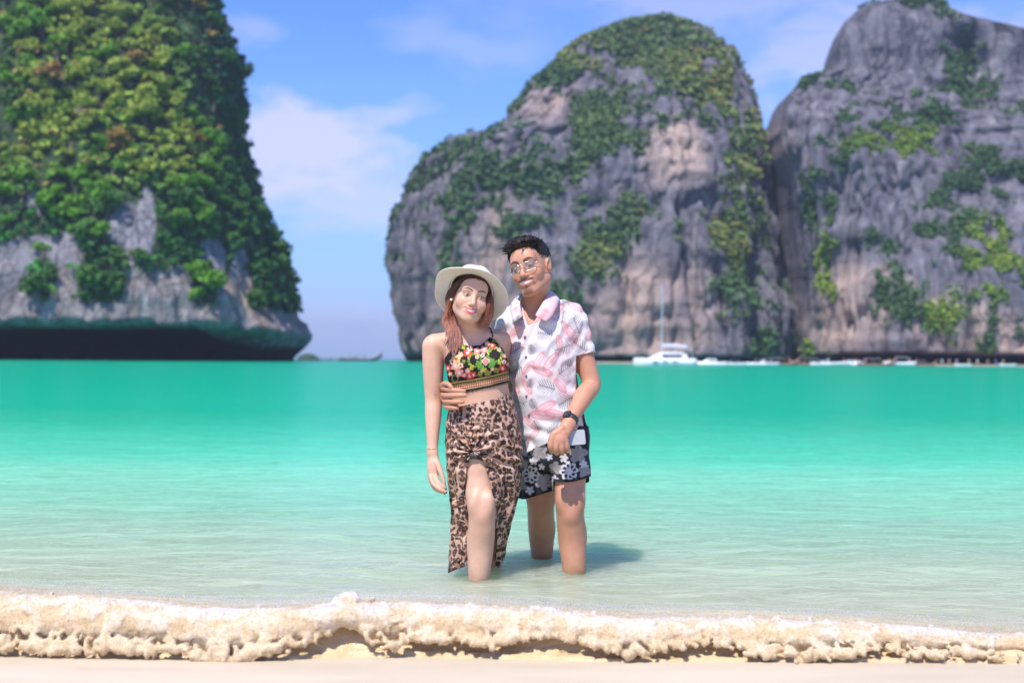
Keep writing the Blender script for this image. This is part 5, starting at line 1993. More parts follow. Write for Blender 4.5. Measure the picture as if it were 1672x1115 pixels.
# =========================================================== woman
def build_woman():
    base_pt = (-0.13, 4.9, -0.27)
    root = empty('person', base_pt)
    tag(root, 'smiling woman in cream sun hat, embroidered crop top and leopard print slit skirt', 'person')
    inv = Matrix.Translation((-base_pt[0], -base_pt[1], -base_pt[2]))

    def own(o):
        o.parent = root
        o.matrix_parent_inverse = inv
        return o
    hc = at(769.5, 486, 4.905)
    HM = rot_frame(10, 12.5, 2)
    hs = 0.94
    YC = 4.965

    def L(x, f, u):
        return hc + HM @ (np.array((x, f, u)) * hs)
    rows = [(543, 745, 795, .045), (552, 728, 808, .060), (565, 724, 818, .076), (585, 727, 826, .088), (605, 730, 828, .094), (630, 736, 830, .088), (650, 739, 833, .086), (675, 736, 841, .094), (705, 732, 846, .106), (735, 732, 848, .112), (765, 738, 844, .110), (785, 750, 835, .09)]
    arm = [at(707, 566, 4.975), at(708, 652, 4.985), at(706, 738, 4.93)]
    arm2 = [at(818, 556, 5.0), at(822, 622, 5.17), at(860, 655, 5.245)]
    legF = [at(778, 742, 4.955), at(787, 842, 4.868), at(782, 945, 4.882), at(779, 1030, 4.93)]
    legB = [at(818, 742, 5.0), at(812, 842, 5.02), at(800, 935, 5.12), at(797, 1000, 5.2)]

    def build(F):
        F.loft(secs_px(rows, YC), .03)
        for sx in (-1, 1):                                    # bust
            F.ell(at(768 if sx < 0 else 806, 594, 4.905), (.056, .050, .052), k=.035)
        F.cone(at(770, 548, 4.975), at(712, 561, 4.98), .036, .040, .035)
        F.cone(at(772, 548, 4.975), at(812, 553, 4.995), .036, .038, .035)
        for a, w in ((arm, 1.0), (arm2, .92)):
            mid = a[0] * .5 + a[1] * .5
            fm = a[1] * .7 + a[2] * .3
            F.chain([a[0], mid, a[1], fm, a[2]], [.046 * w, .043 * w, .0365 * w, .0345 * w, .0215 * w], .02)
        F.cone(hc + HM @ np.array((0, -.022, -.075)) * hs, at(771, 552, 4.965), .044, .052, .03)
        # collar bones
        F.cone(at(764, 549, 4.915), at(722, 553, 4.945), .008, .007, .018)
        F.cone(at(776, 548, 4.915), at(812, 547, 4.955), .008, .007, .018)
        # relaxed hand
        F.cone(arm[2], at(709, 764, 4.915), .021, .030, .018, flat=((0.35, 0.93, 0), 0.62))
        F.cone(at(707, 758, 4.915), at(707, 780, 4.905), .024, .021, .012, flat=((0.35, 0.93, 0), 0.6))
        F.chain(P3([(714, 756, 4.90), (719.5, 770, 4.885), (724, 784, 4.878), (726, 795, 4.88)]), [.0125, .0105, .0088, .007], .006)
        for pts in ([(704, 778, 4.895), (708, 790, 4.872), (718, 799, 4.862), (728.5, 803.5, 4.866)],
                    [(705, 780, 4.905), (709, 793, 4.888), (718, 801, 4.88), (726, 805, 4.884)],
                    [(702.5, 778, 4.915), (705.5, 791, 4.905), (712, 799, 4.90), (719, 803, 4.905)],
                    [(711, 776, 4.90), (714.5, 786, 4.878), (721, 794, 4.868), (727.5, 797.5, 4.872)]):
            F.chain(P3(pts), [.0098, .0088, .0078, .0062], .0035)
        for leg in (legF, legB):
            mid = leg[0] * .5 + leg[1] * .5
            cal = leg[1] * .52 + leg[2] * .48 + np.array((0, .012, 0))
            F.chain([leg[0], mid, leg[1], cal, leg[2], leg[3]], [.078, .0675, .0555, .0545, .0430, .032], .02)
            F.ell(leg[1] + np.array((.002, -.030, .004)), (.027, .025, .031), k=.025)
            for sx in (-1, 1):
                F.ell(leg[1] + np.array((sx * .030, -.030, .055)), (.020, .024, .040), k=.03)
            F.ell(cal + np.array((-.014, .020, .02)), (.038, .036, .070), k=.03)
            F.cone(leg[3], leg[3] + np.array((-.01, -.15, -.035)), .03, .022, .03)
            F.cone(leg[3], leg[3] + np.array((0, .04, -.03)), .03, .027, .03)
        put_head(F, hc, HM, hs, False)
    neck = hc + HM @ np.array((0, 0, -.122)) * hs
    V, Fc = skin_mesh('body', build, (-0.42, 4.72, -0.34), (0.12, 5.32, 1.28), .0038, hc - .15, hc + .15, .0019, neck, HM, (at(712, 785, 4.89),))
    body_v = V
    base = np.array((0.60, 0.360, 0.255))
    col = face_paint(V, base, hc, HM, hs, False)
    wet = (1 - smooth(V[:, 2] + .025 * fbm(V * 30, 2, 4), .01, .05)) * .35
    col = col * (1 - wet[:, None] * np.array((.35, .5, .55)))
    kd = np.exp(-(np.linalg.norm((V - legF[1] - np.array((0, -.045, 0))) * np.array((1, 1, .8)), axis=1) / .045) ** 2) * .30
    col = col * (1 - kd[:, None]) + base * np.array((.92, .66, .62)) * kd[:, None]
    px = to_px(V)
    tat = np.exp(-((px[:, 0] - 711.5) / 2.6) ** 2 - ((px[:, 1] - 645) / 5.0) ** 2) * (V[:, 1] < 4.97) * (vnoise(V * 260, 2) > -.2) * .55
    col = col * (1 - tat[:, None]) + np.array((.10, .10, .10)) * tat[:, None]
    nails = np.zeros(len(V))
    for (x, y, yy) in ((726, 795, 4.88), (728.5, 803.5, 4.866), (726, 805, 4.884), (727.5, 797.5, 4.872)):
        nails = np.maximum(nails, smooth(.0075 - np.linalg.norm(V - at(x, y, yy) - np.array((.003, -.002, -.002)), axis=1), 0, .002))
    col = col * (1 - nails[:, None]) + np.array((.06, .06, .075)) * nails[:, None]
    body = own(mesh_obj('body', V, Fc, SKIN, colors=col))

    HAT_C = at(769.5, 477, 4.914)
    HAT_N = np.array((0.19, 0.70, 0.68))
    HAT_N = HAT_N / np.linalg.norm(HAT_N)
    # hair
    strands = MB()
    Hf = Field(hc + np.array((-.16, -.15, -.24)), hc + np.array((.15, .17, .16)), .0023)
    Hf.ell(L(0, -.024, .034), np.array((.080, .099, .086)) * hs, HM, .01)
    Hf.cone(L(0, -.07, .02), L(0, -.075, -.13), .066, .045, .04)
    rng = np.random.default_rng(8)
    for i in range(26):                                       # swept behind the ear, then over the shoulder
        t = i / 25.0
        o = t - .5
        j = rng.normal(0, 1, 5)
        pts = [L(-.030 - .030 * t, .064 - .05 * t, .078 - .008 * t), L(-.066 - .008 * t, .030 - .045 * t, .046), at(738.5 - 7 * t + j[1] * .5, 487, 4.905 + .03 * t), at(735 + 10 * o + j[2] * .8, 512, 4.890 + .035 * t),
               at(733 + 16 * o + j[3] * 1.2, 527, 4.878 + .032 * t), at(742 + 17 * o + j[3] * 1.5, 545, 4.868 + .03 * t), at(743 + 24 * o + j[4] * 2.2, 560 + 16 * rng.random(), 4.860 + .03 * t)]
        Hf.chain(pts, [.0075, .0085, .0090, .0088, .0080, .0070, .0025], .005, sub_n=4)
        strand_set(strands, pts, rng, 12, .0092)
    for i in range(20):                                       # the other side, in front of the ear
        t = i / 19.0
        o = t - .5
        j = rng.normal(0, 1, 5)
        pts = [L(.026 + .034 * t, .066 - .05 * t, .078 - .008 * t), L(.062 + .010 * t, .038 - .045 * t, .040), at(798.5 + 4 * t + j[2] * .5, 496, 4.852 + .045 * t), at(797.5 + 7 * o + j[3] * .7, 515, 4.862 + .045 * t),
               at(789 + 14 * o + j[4], 531 + 4 * rng.random(), 4.876 + .05 * t)]
        Hf.chain(pts, [.0075, .0085, .0085, .0085, .003], .006, sub_n=4)
        strand_set(strands, pts, rng, 10, .0085)
    for sx in (-1, 1):                                        # combed from the parting to the temples
        for k in range(8):
            a_ = .075 - .010 * k
            Hf.chain([L(sx * .002 + .004, a_ + .004, .078 + .004 * k), L(sx * .026, a_ - .002, .074 + .003 * k), L(sx * .049, a_ - .017, .058), L(sx * .066, a_ - .044, .040)], [.006, .0065, .0065, .006], .007, sub_n=4)
    Hf.displace(lambda p: .0022 * fbm(p * np.array((190, 190, 26)), 3, 15), .02)
    Vh, Fh = Hf.mesh()
    q = ((Vh - hc) @ HM) / hs
    face_open = (q[:, 1] > .045) & ((q[:, 0] / .051) ** 2 + ((q[:, 2] + .026) / .090) ** 2 < 1)
    under = ((Vh - HAT_C) @ HAT_N) > .004
    Vh, Fh, used = cull(Vh, Fh, ~face_open & ~under)
    ph = to_px(Vh)
    t = smooth(ph[:, 1], 455, 570)
    root_c, mid_c, tip_c = np.array((.060, .024, .015)), np.array((.22, .070, .038)), np.array((.42, .205, .155))
    hc_col = np.where(t[:, None] < .45, root_c + (mid_c - root_c) * (t / .45)[:, None], mid_c + (tip_c - mid_c) * ((t - .45) / .55)[:, None])
    hc_col *= (1 + .35 * vnoise(Vh * np.array((330, 330, 18)), 9))[:, None]
    hair = own(mesh_obj('hair', Vh, Fh, HAIR, colors=np.clip(hc_col, .01, 1)))
    SV = np.array(strands.v)
    ps = to_px(SV)
    t = smooth(ps[:, 1], 455, 570)
    sc = np.where(t[:, None] < .45, root_c + (mid_c - root_c) * (t / .45)[:, None], mid_c + (tip_c - mid_c) * ((t - .45) / .55)[:, None])
    sc = sc * np.repeat(rng.uniform(.6, 1.7, len(SV) // 60 + 1), 60)[:len(SV), None]
    under = ((SV - HAT_C) @ HAT_N) > -.002
    so = mesh_obj('hair_strands', SV, [f for f in strands.f if not under[list(f)].any()], HAIR, colors=np.clip(sc, .01, 1))
    so.parent = hair
    tag(so, kind='stuff')

    # hat
    straw, nt, b = new_mat('cream_straw')
    oc = obj_coord(nt)
    wv = nt.nodes.new('ShaderNodeTexWave')
    wv.inputs['Scale'].default_value = 90
    nt.links.new(oc, wv.inputs['Vector'])
    nn = noise_tex(nt, oc, 60, 3)
    nt.links.new(mix_col(nt, nn, (0.70, 0.63, 0.53), (0.84, 0.80, 0.72)), b.inputs['Base Color'])
    b.inputs['Roughness'].default_value = 0.75
    wv2 = nt.nodes.new('ShaderNodeTexWave')
    wv2.inputs['Scale'].default_value = 90
    wv2.bands_direction = 'Z'
    nt.links.new(oc, wv2.inputs['Vector'])
    bump(nt, b, math_node(nt, 'MAXIMUM', wv.outputs['Fac'], wv2.outputs['Fac']), .5, .002)
    hn = HAT_N
    hx = np.cross(hn, (0, -1.0, 0))
    hx = np.array((1.0, 0, 0)) - hn * hn[0]
    hx /= np.linalg.norm(hx)
    hy = np.cross(hn, hx)                       # towards the back of the head, downwards
    hcen = HAT_C

    def H(r, a, z):
        return hcen + hx * (r * math.cos(a)) + hy * (r * math.sin(a)) + hn * z
    na = 72
    rings = []
    for (r, z) in ((.0, .100), (.030, .1005), (.055, .098), (.070, .091), (.079, .076), (.085, .050), (.0885, .02), (.0905, .004), (.094, 0.0)):
        rings.append([H(r * (1.0 + .06 * math.cos(2 * t + math.pi)), t, z - .010 * math.exp(-(r * math.cos(t) / .022) ** 2) * (z > .07)) for t in np.linspace(0, 2 * math.pi, na, endpoint=False)])
    mb = MB()
    mb.loft(rings, cap=False)
    hat = own(solidify(mb.build('hat', straw, None, True), .003))
    rings = []
    for k in range(9):
        f = k / 8.0
        ring = []
        for t in np.linspace(0, 2 * math.pi, na, endpoint=False):
            front = max(0.0, -math.sin(t))
            Rb = .150 + .004 * math.cos(2 * t) + .017 * front ** 2 + .012 * max(0, math.sin(t)) + .003 * math.sin(5 * t + 1)
            r = .0935 + (Rb - .0935) * f
            z = .006 * f * f * math.cos(2 * t) - .036 * front ** 2 * f ** 1.3 - .022 * (f ** 2) * max(0, math.sin(t)) - .014 * f * f * abs(math.cos(t)) ** 3
            ring.append(H(r, t, z))
        rings.append(ring)
    mb = MB()
    mb.loft(rings, cap=False)
    brim = solidify(mb.build('brim', straw, None, True), .003)
    brim.parent = hat
    dk = simple_mat('hat_vent_shadow', (0.035, 0.028, 0.025), .9)
    for i in range(13):
        mb = MB()
        t = math.radians(-90 + (i - 6) * 8.5)
        c = H(.0845, t, .056)
        tang = -hx * math.sin(t) + hy * math.cos(t)
        mb.tube([c - tang * .0022 + hn * .002, c, c + tang * .0022 - hn * .002], [.0012, .0024, .0012], 6)
        o = mb.build('vent_hole', dk)
        o.parent = hat
    for i in range(3):
        mb = MB()
        t = math.radians(-98 + i * 6)
        c = H(.0885, t, .034)
        mb.tube([c - hn * .003, c + hn * .003], [.0030, .0030], 8)
        o = mb.build('vent_hole', dk)
        o.parent = hat

    # crop top
    T = Field((-.32, 4.78, .74), (.02, 5.12, 1.06), .0021)
    T.loft(secs_px([(r[0], r[1] - 1.5, r[2] + 1.5, r[3] + .004) for r in rows if r[0] < 690], YC), .03)
    for sx in (-1, 1):
        T.ell(at(768 if sx < 0 else 806, 594, 4.902), (.058, .053, .054), k=.04)
    T.displace(lambda p: .0025 * fbm(p * 22, 3, 3), .02)
    V, Fc = T.mesh()
    px = to_px(V)
    front = V[:, 1] < YC
    poly = [(718, 597), (733, 574), (750, 562), (770, 565), (786, 563), (797, 553), (805, 543), (812, 545), (825, 568), (834, 586), (838, 622), (800, 632), (770, 638), (735, 643), (718, 640)]
    keep = np.where(front, in_poly(px, poly), (px[:, 1] > 592) & (px[:, 1] < 642 - (px[:, 0] - 735) * .18))
    V, Fc, used = cull(V, Fc, keep)
    px = px[used]
    col, rel = top_paint(px, V)
    nrm = np.stack(((V[:, 0] - at(785, 600, YC)[0]) * .5, V[:, 1] - YC - .06, np.zeros(len(V))), 1)
    nrm /= np.linalg.norm(nrm, axis=1)[:, None]
    V = V + nrm * (rel * .0012)[:, None]
    top = own(solidify(mesh_obj('crop_top', V, Fc, EMBRO, colors=col), .002))
    blk = simple_mat('black_strap', (0.02, 0.018, 0.018), .8, scale=200)
    bV, bP = body_v, to_px(body_v)
    for line in ([(805, 549), (803, 543), (800.5, 536), (798, 529), (796, 523)], [(737, 573), (736, 566), (736, 558), (738, 550), (742, 543)]):
        mb = MB()
        mb.tube([surf_point(bV, bP, x, y) + np.array((0, -.0015, 0)) for x, y in line], .0036, 8)
        o = mb.build('strap', blk)
        o.parent = top
    # picot edging: small black loops under the hem and at the neckline
    pic = MB()
    for i in range(34):
        x = 760 + i * 2.1
        y = np.interp(x, [735, 770, 800, 838], [643.5, 638.5, 632.5, 623])
        c = surf_point(V, px, x, y - 1.5)
        pic.tube([c + np.array((0, -.001, .002)), c + np.array((0, -.0005, -.008))], [.0016, .0010], 5)
    for i in range(16):
        x = 757 + i * 2.2
        y = np.interp(x, [750, 770, 786, 797], [562, 565, 563, 554])
        c = surf_point(V, px, x, y + 1.5)
        pic.tube([c + np.array((0, -.001, -.002)), c + np.array((0, -.0005, .007))], [.0016, .0010], 5)
    o = pic.build('picot_trim', blk)
    o.parent = top
    tag(o, kind='stuff')

    # skirt
    K = Field((-.33, 4.76, -.03), (.07, 5.18, .78), .0030)
    srows = [(636, 737, 836, .096), (652, 735, 838, .095), (668, 732, 843, .101), (690, 728, 848, .109), (720, 727, 852, .118), (745, 728, 853, .120), (775, 731, 851, .118), (800, 736, 846, .114, .004), (830, 738, 838, .110, .010), (860, 738, 830, .108, .016), (900, 736, 822, .105, .024), (945, 732, 810, .104, .03)]
    ssecs = secs_px(srows, YC)
    K.loft(ssecs, .01)
    K.cone(legF[0] + np.array((0, .0, -.02)), legF[0] * .35 + legF[1] * .65, .086, .070, .05)
    kn = at(772, 738, 4.84)

    def sfolds(p):
        x, y, z = p[:, 0], p[:, 1], p[:, 2]
        fr = smooth(YC - y, -.02, .03)
        dx, dz = x - kn[0], z - kn[2]
        r = np.hypot(dx, dz) + 1e-4
        ang = np.arctan2(dz, dx)
        n1 = fbm(p * 14, 2, 6)
        rad = np.sin(ang * 15 + 2.5 * n1) * .0095 * np.exp(-(r / .11) ** 2) * smooth(r, 0, .02)
        drape = np.sin((dz * 1.0 + dx * .38) * 120 + 2.5 * n1) * .0080 * np.exp(-((dz + .0) / .08) ** 2) * smooth(dx, .0, .05)
        ruch = np.sin(z * 210 + 3 * n1) * .0070 * np.exp(-(dx / .03) ** 2) * smooth(dz, -.005, .01) * (1 - smooth(dz, .10, .14))
        low = np.sin(np.arctan2(x - (-.12), YC + .02 - y) * 11 + 3 * n1) * .012 * (1 - smooth(z, .28, .55))
        return fr * (rad + drape + ruch) + low + .004 * n1
    K.displace(sfolds, .028)
    V, Fc = K.mesh()
    px = to_px(V)
    front = V[:, 1] < YC + .0
    slit = in_poly(px, [(771, 743), (779, 744), (790, 756), (799, 785), (808, 830), (811, 880), (806, 960), (761, 960), (763, 905), (766, 850), (758, 800), (762, 765)]) & front
    topl = np.interp(px[:, 0], [725, 745, 790, 845], [668, 664, 655, 641])
    hem = np.where(front, np.interp(px[:, 0], [728, 735, 762, 800, 812], [937, 934, 924, 924, 927]), 915)
    keep = ~slit & (px[:, 1] > topl) & (px[:, 1] < hem)
    V, Fc, used = cull(V, Fc, keep)
    px = px[used]
    skirt = own(solidify(mesh_obj('skirt', V, Fc, SATIN, colors=leopard(V, px, ssecs)), .0022))
    mb = MB()                                     # dark underskirt edge at the top of the slit
    mb.tube(P3([(762, 748, 4.868), (770, 744, 4.852), (779, 744, 4.850), (787, 750, 4.862)]), [.006, .013, .013, .006], 8)
    o = mb.build('slit_lining', simple_mat('dark_lining', (0.035, 0.032, 0.04), .7, scale=90))
    o.parent = skirt

    # ear stud and bracelet
    pearl = simple_mat('pearl', (0.85, 0.80, 0.74), .2, 0, .03)
    mb = MB()
    mb.ball(L(-.0835, .004, -.030), .0058, 12, 8)
    own(mb.build('earring', pearl, None, True))
    gold = simple_mat('gold_chain', (0.80, 0.55, 0.22), .3, 1.0, .08)
    wd = arm[2] - arm[1]
    wd /= np.linalg.norm(wd)
    c = arm[2] - wd * .012
    a = np.cross(wd, (0, 1.0, 0))
    a /= np.linalg.norm(a)
    b3 = np.cross(wd, a)
    mb = MB()
    mb.tube([c + (a * math.cos(t) + b3 * math.sin(t)) * .0232 + wd * .003 * math.sin(t) for t in np.linspace(0, 2 * math.pi, 30, endpoint=False)], .0011, 6, closed=True)
    own(mb.build('bracelet', gold, None, True))


def strand_set(mb, pts, rng, n, rad):
    """loose single strands lying on a lock"""
    P = np.array(pts)
    tt = np.linspace(0, len(P) - 1, 12)
    for _ in range(n):
        off = rng.normal(0, 1, 3)
        off *= rad * (rng.uniform(.85, 1.10) if rng.random() < .85 else rng.uniform(1.1, 1.9)) / np.linalg.norm(off)
        if off[1] > 0:
            off[1] *= -1
        q = np.stack([np.interp(tt, np.arange(len(P)), P[:, k]) for k in range(3)], 1)
        q = (np.vstack([q[:1], q[:-1]]) + 2 * q + np.vstack([q[1:], q[-1:]])) / 4
        fade = np.interp(tt, [0, 1, len(P) - 2, len(P) - 1], [.9, 1.05, .85, .8])
        q = q + off * fade[:, None] + rng.normal(0, .0008, q.shape)
        mb.tube(list(q), list(np.interp(tt, [0, 1, len(P) - 1], [.0012, .0015, .0005])), 5, cap=False)


def leopard(V, px, secs):
    th, cx, cy, rx, ry = nearest_section(V, secs)
    u = th * .125
    v = V[:, 2]
    Q = np.stack((u, v, np.zeros_like(u)), -1)
    # the print is gathered towards the knot: warp slightly
    u = u + .011 * fbm(Q * 26, 3, 31)
    v = v + .011 * fbm(Q * 26 + 4, 3, 37)
    g = .0205
    best = np.full(len(V), 9.0)
    bu = np.zeros(len(V))
    bv = np.zeros(len(V))
    bid = np.zeros(len(V), int)
    iu, iv = np.floor(u / g).astype(int), np.floor(v / (g * 1.15)).astype(int)
    for du in (-1, 0, 1):
        for dv in (-1, 0, 1):
            a, b = iu + du, iv + dv
            hx = _hash(a, b, a * 0, 5)
            hy = _hash(a, b, a * 0, 9)
            ccx = (a + .2 + .6 * hx) * g
            ccy = (b + .2 + .6 * hy) * g * 1.15
            d = np.hypot(u - ccx, (v - ccy) * .82)
            m = d < best
            best = np.where(m, d, best)
            bu = np.where(m, u - ccx, bu)
            bv = np.where(m, v - ccy, bv)
            bid = np.where(m, (hx * 1000).astype(int), bid)
    ang = np.arctan2(bv, bu)
    wob = .0030 * fbm(Q * 160, 2, 41)
    R = .0089 + .0030 * ((bid % 7) / 7.0 - .4) + wob
    spot = smooth(R - best, -.0008, .0008)
    core = smooth(R * .50 - best, -.0009, .0009) * ((bid % 3) > 0)
    gapm = smooth(np.cos(ang * 1.0 + bid) - .80, 0, .1) * ((bid % 2) > 0)
    tan = np.array((.47, .27, .18))
    pale = np.array((.58, .38, .28))
    dark = np.array((.030, .016, .014))
    brown = np.array((.16, .075, .055))
    bg = tan * .9 + (pale - tan) * smooth(fbm(Q * 40, 2, 3), -.3, .4)[:, None]
    c = bg * (1 - spot[:, None]) + dark * spot[:, None]
    c = c * (1 - (core * spot)[:, None]) + brown * (core * spot)[:, None]
    g2 = gapm * spot * (1 - core)
    c = c * (1 - g2[:, None]) + bg * g2[:, None]
    # inside face of the cloth that shows at the slit edge hem
    edge = smooth(px[:, 1], 918, 930) * (px[:, 0] < 765) * (np.abs(px[:, 0] - 735) < 4)
    return c * (1 - .6 * edge[:, None])


def top_paint(px, V):
    u, v = px[:, 0], px[:, 1]
    front = V[:, 1] < 4.965
    col = np.repeat(np.array((.022, .018, .018))[None], len(V), 0)
    rel = np.zeros(len(V))

    def blend(m, k):
        m = np.clip(m, 0, 1) * front
        col[:] = col * (1 - m[:, None]) + np.array(k) * m[:, None]
        np.maximum(rel, m, out=rel)
    red, pink, peach, cream, lime, green, olive = (.62, .07, .06), (.72, .28, .26), (.72, .40, .27), (.76, .60, .44), (.38, .44, .05), (.12, .30, .05), (.24, .25, .05)
    yellow = (.74, .56, .20)
    # leaf wreaths
    for (cx, cy, R, k) in ((775.4, 588, 10.5, lime), (808, 579.5, 11.5, lime), (743, 618, 5, olive)):
        for i in range(13):
            a = 2 * math.pi * i / 13
            x, y = cx + R * math.cos(a), cy + R * math.sin(a)
            du, dv = u - x, v - y
            t = a + .9
            s = (du * math.cos(t) + dv * math.sin(t)) / (R * .36)
            w = (-du * math.sin(t) + dv * math.cos(t)) / (R * .17)
            blend(smooth(1 - s * s - w * w, 0, .5), k if i % 3 else green)
    for (x, y, R, k) in ((785.4, 600, 6, green), (803, 596.5, 6, green), (797, 610, 6, olive), (784, 611, 5, olive), (809.3, 554, 6, green), (803, 589, 5, green), (781, 593, 5, green), (790, 604, 5, lime), (811, 605, 5, olive), (757, 590, 3.5, olive), (748, 571, 4, olive), (757, 567, 4, lime), (800, 571, 4, green), (816, 592, 4, lime), (770, 601, 4, lime)):
        m, r, a = flower(u, v, x, y, R, 4, .5, .5, .25)
        blend(m, k)
    fl = [(763.5, 576, 7.5, red), (767, 569, 5, cream), (779, 573, 6, pink), (790.5, 571, 7, pink), (803.5, 564, 6.5, red), (731.5, 601.5, 6, red), (745, 586, 8, yellow), (744, 598, 8, peach), (750, 609, 7.5, pink), (739, 591, 5, cream), (752, 597, 5, cream),
          (767, 614, 6.5, red), (773, 612, 5.5, red), (764, 606, 5, pink), (820.6, 601.5, 6.5, red), (823, 591, 4, cream), (824, 581, 4.5, pink), (818, 563, 4.5, peach), (795.5, 561, 4.5, peach), (788, 580, 4, cream), (779, 583, 3.5, cream), (752, 579, 5, peach), (741, 578, 4, peach), (787, 606, 3.2, peach), (804, 603, 3.4, peach), (815, 571, 3.5, cream), (735, 611, 4, peach), (758, 613, 4, pink), (830, 595, 4, pink), (829, 608, 4, olive)]
    for i, (x, y, R, k) in enumerate(fl):
        m, r, a = flower(u, v, x, y, R, 5, .7 * i, .38, .22)
        blend(m, k)
        blend(m * smooth(.36 - r, -.08, .08), cream if k in (red, pink, peach) else red)
        blend(m * (np.abs(np.sin(2.5 * (a + .7 * i))) < .14) * (r > .35) * .5, (.12, .03, .03))
    d = np.abs(u - 793) + np.abs(v - 590)
    blend(smooth(8 - d, 0, 1), cream)
    blend(smooth(6 - d, 0, 1), (.45, .10, .10))
    blend(smooth(4 - d, 0, 1), pink)
    # border bands along the hem
    base = np.interp(u, [735, 770, 800, 838], [643, 638, 632, 622])
    e = base - v
    mband = (e < 19) & (e > -1)
    col[mband & front] = (.022, .018, .018)
    rel[mband & front] = 0
    blend(np.exp(-((e - 17) / 1.1) ** 2), (.55, .36, .16))
    blend(np.exp(-((e - 14.2) / 1.0) ** 2) * (np.sin(u * 1.6) > -.3), olive)
    blend(np.exp(-((e - 11.6) / .8) ** 2), (.62, .42, .20))
    dia = np.abs(((u / 3.6) % 1) - .5) * 2
    blend(smooth(2.9 - np.abs(e - 8) - 2.2 * dia, -.4, .5), (.72, .20, .10))
    blend(smooth(1.0 - np.abs(e - 8) - 1.0 * dia, -.3, .3), cream)
    blend(np.exp(-((e - 4.3) / .9) ** 2), (.66, .46, .24))
    return col * np.array((.9, .88, .88)), rel


build_man()
build_woman()

# ------------------------------------------------------------------ far shore: beach, boats, people, islet
def build_far_shore():
    xs = np.linspace(20, 215, 120)
    sv = np.linspace(0, 1, 14)
    S_, X = np.meshgrid(sv, xs, indexing='ij')
    n = fbm(np.stack((X * .08, X * 0 + 2, X * 0), -1), 3, 4)
    Y = 321 + n * 3 + S_ * (46 + 3 * n)
    Z = -0.35 + 0.75 * np.minimum(S_ * 4, 1) ** 1.2 + .1 * fbm(np.stack((X * .5, Y * .5, X * 0), -1), 2, 8)
    m, nt, b = new_mat('dry_sand')
    oc = obj_coord(nt)
    nt.links.new(ramp(nt, noise_tex(nt, oc, .6, 6), ((.3, (.28, .22, .17)), (.7, (.40, .33, .26)))), b.inputs['Base Color'])
    b.inputs['Roughness'].default_value = .95
    o = mesh_obj('far_beach', np.stack((X, Y, Z), -1).reshape(-1, 3), grid_faces(14, 120), m)
    tag(o, 'narrow strip of sand at the foot of the far cliffs', kind='structure')


build_far_shore()
WHITE_GEL = simple_mat('white_gelcoat', (0.80, 0.80, 0.82), .25, scale=2.0, var=.04)
DARK_GLASS = simple_mat('tinted_boat_glass', (0.03, 0.035, 0.05), .12, scale=2.0)
ALU = simple_mat('mast_aluminium', (0.72, 0.71, 0.76), .35, .6, scale=2.0, var=.05)
DARK_WOOD = simple_mat('dark_boat_wood', (0.06, 0.055, 0.045), .6, scale=3.0, var=.3)
RED_WOOD = simple_mat('red_boat_paint', (0.30, 0.15, 0.13), .6, scale=3.0, var=.2)
CANVAS = simple_mat('canvas_awning', (0.55, 0.50, 0.52), .8, scale=3.0, var=.1)
BLUE_CANVAS = simple_mat('blue_canvas', (0.10, 0.18, 0.42), .8, scale=3.0, var=.1)


def hull_rings(L, B, H, bow=1.0, stern=.8, draft=.35, sheer=.25, n=13):
    rings = []
    for i in range(n):
        t = i / (n - 1.0)
        x = (t - .5) * L
        w = B * .5 * (stern + (1 - stern) * min(1, t * 3)) * (1 - max(0, (t - .55) / .45) ** 2.2 * .97)
        top = H * (1 + sheer * (2 * t - .9) ** 2 * bow)
        k = 1 - max(0, (t - .8) / .2) * .75
        rings.append([(x, -w, top), (x, -w * .94, top * .45), (x, -w * .6, -draft * .5 * k), (x, 0, -draft * k), (x, w * .6, -draft * .5 * k), (x, w * .94, top * .45), (x, w, top), (x, w * .85, top + .03), (x, -w * .85, top + .03)])
    return rings


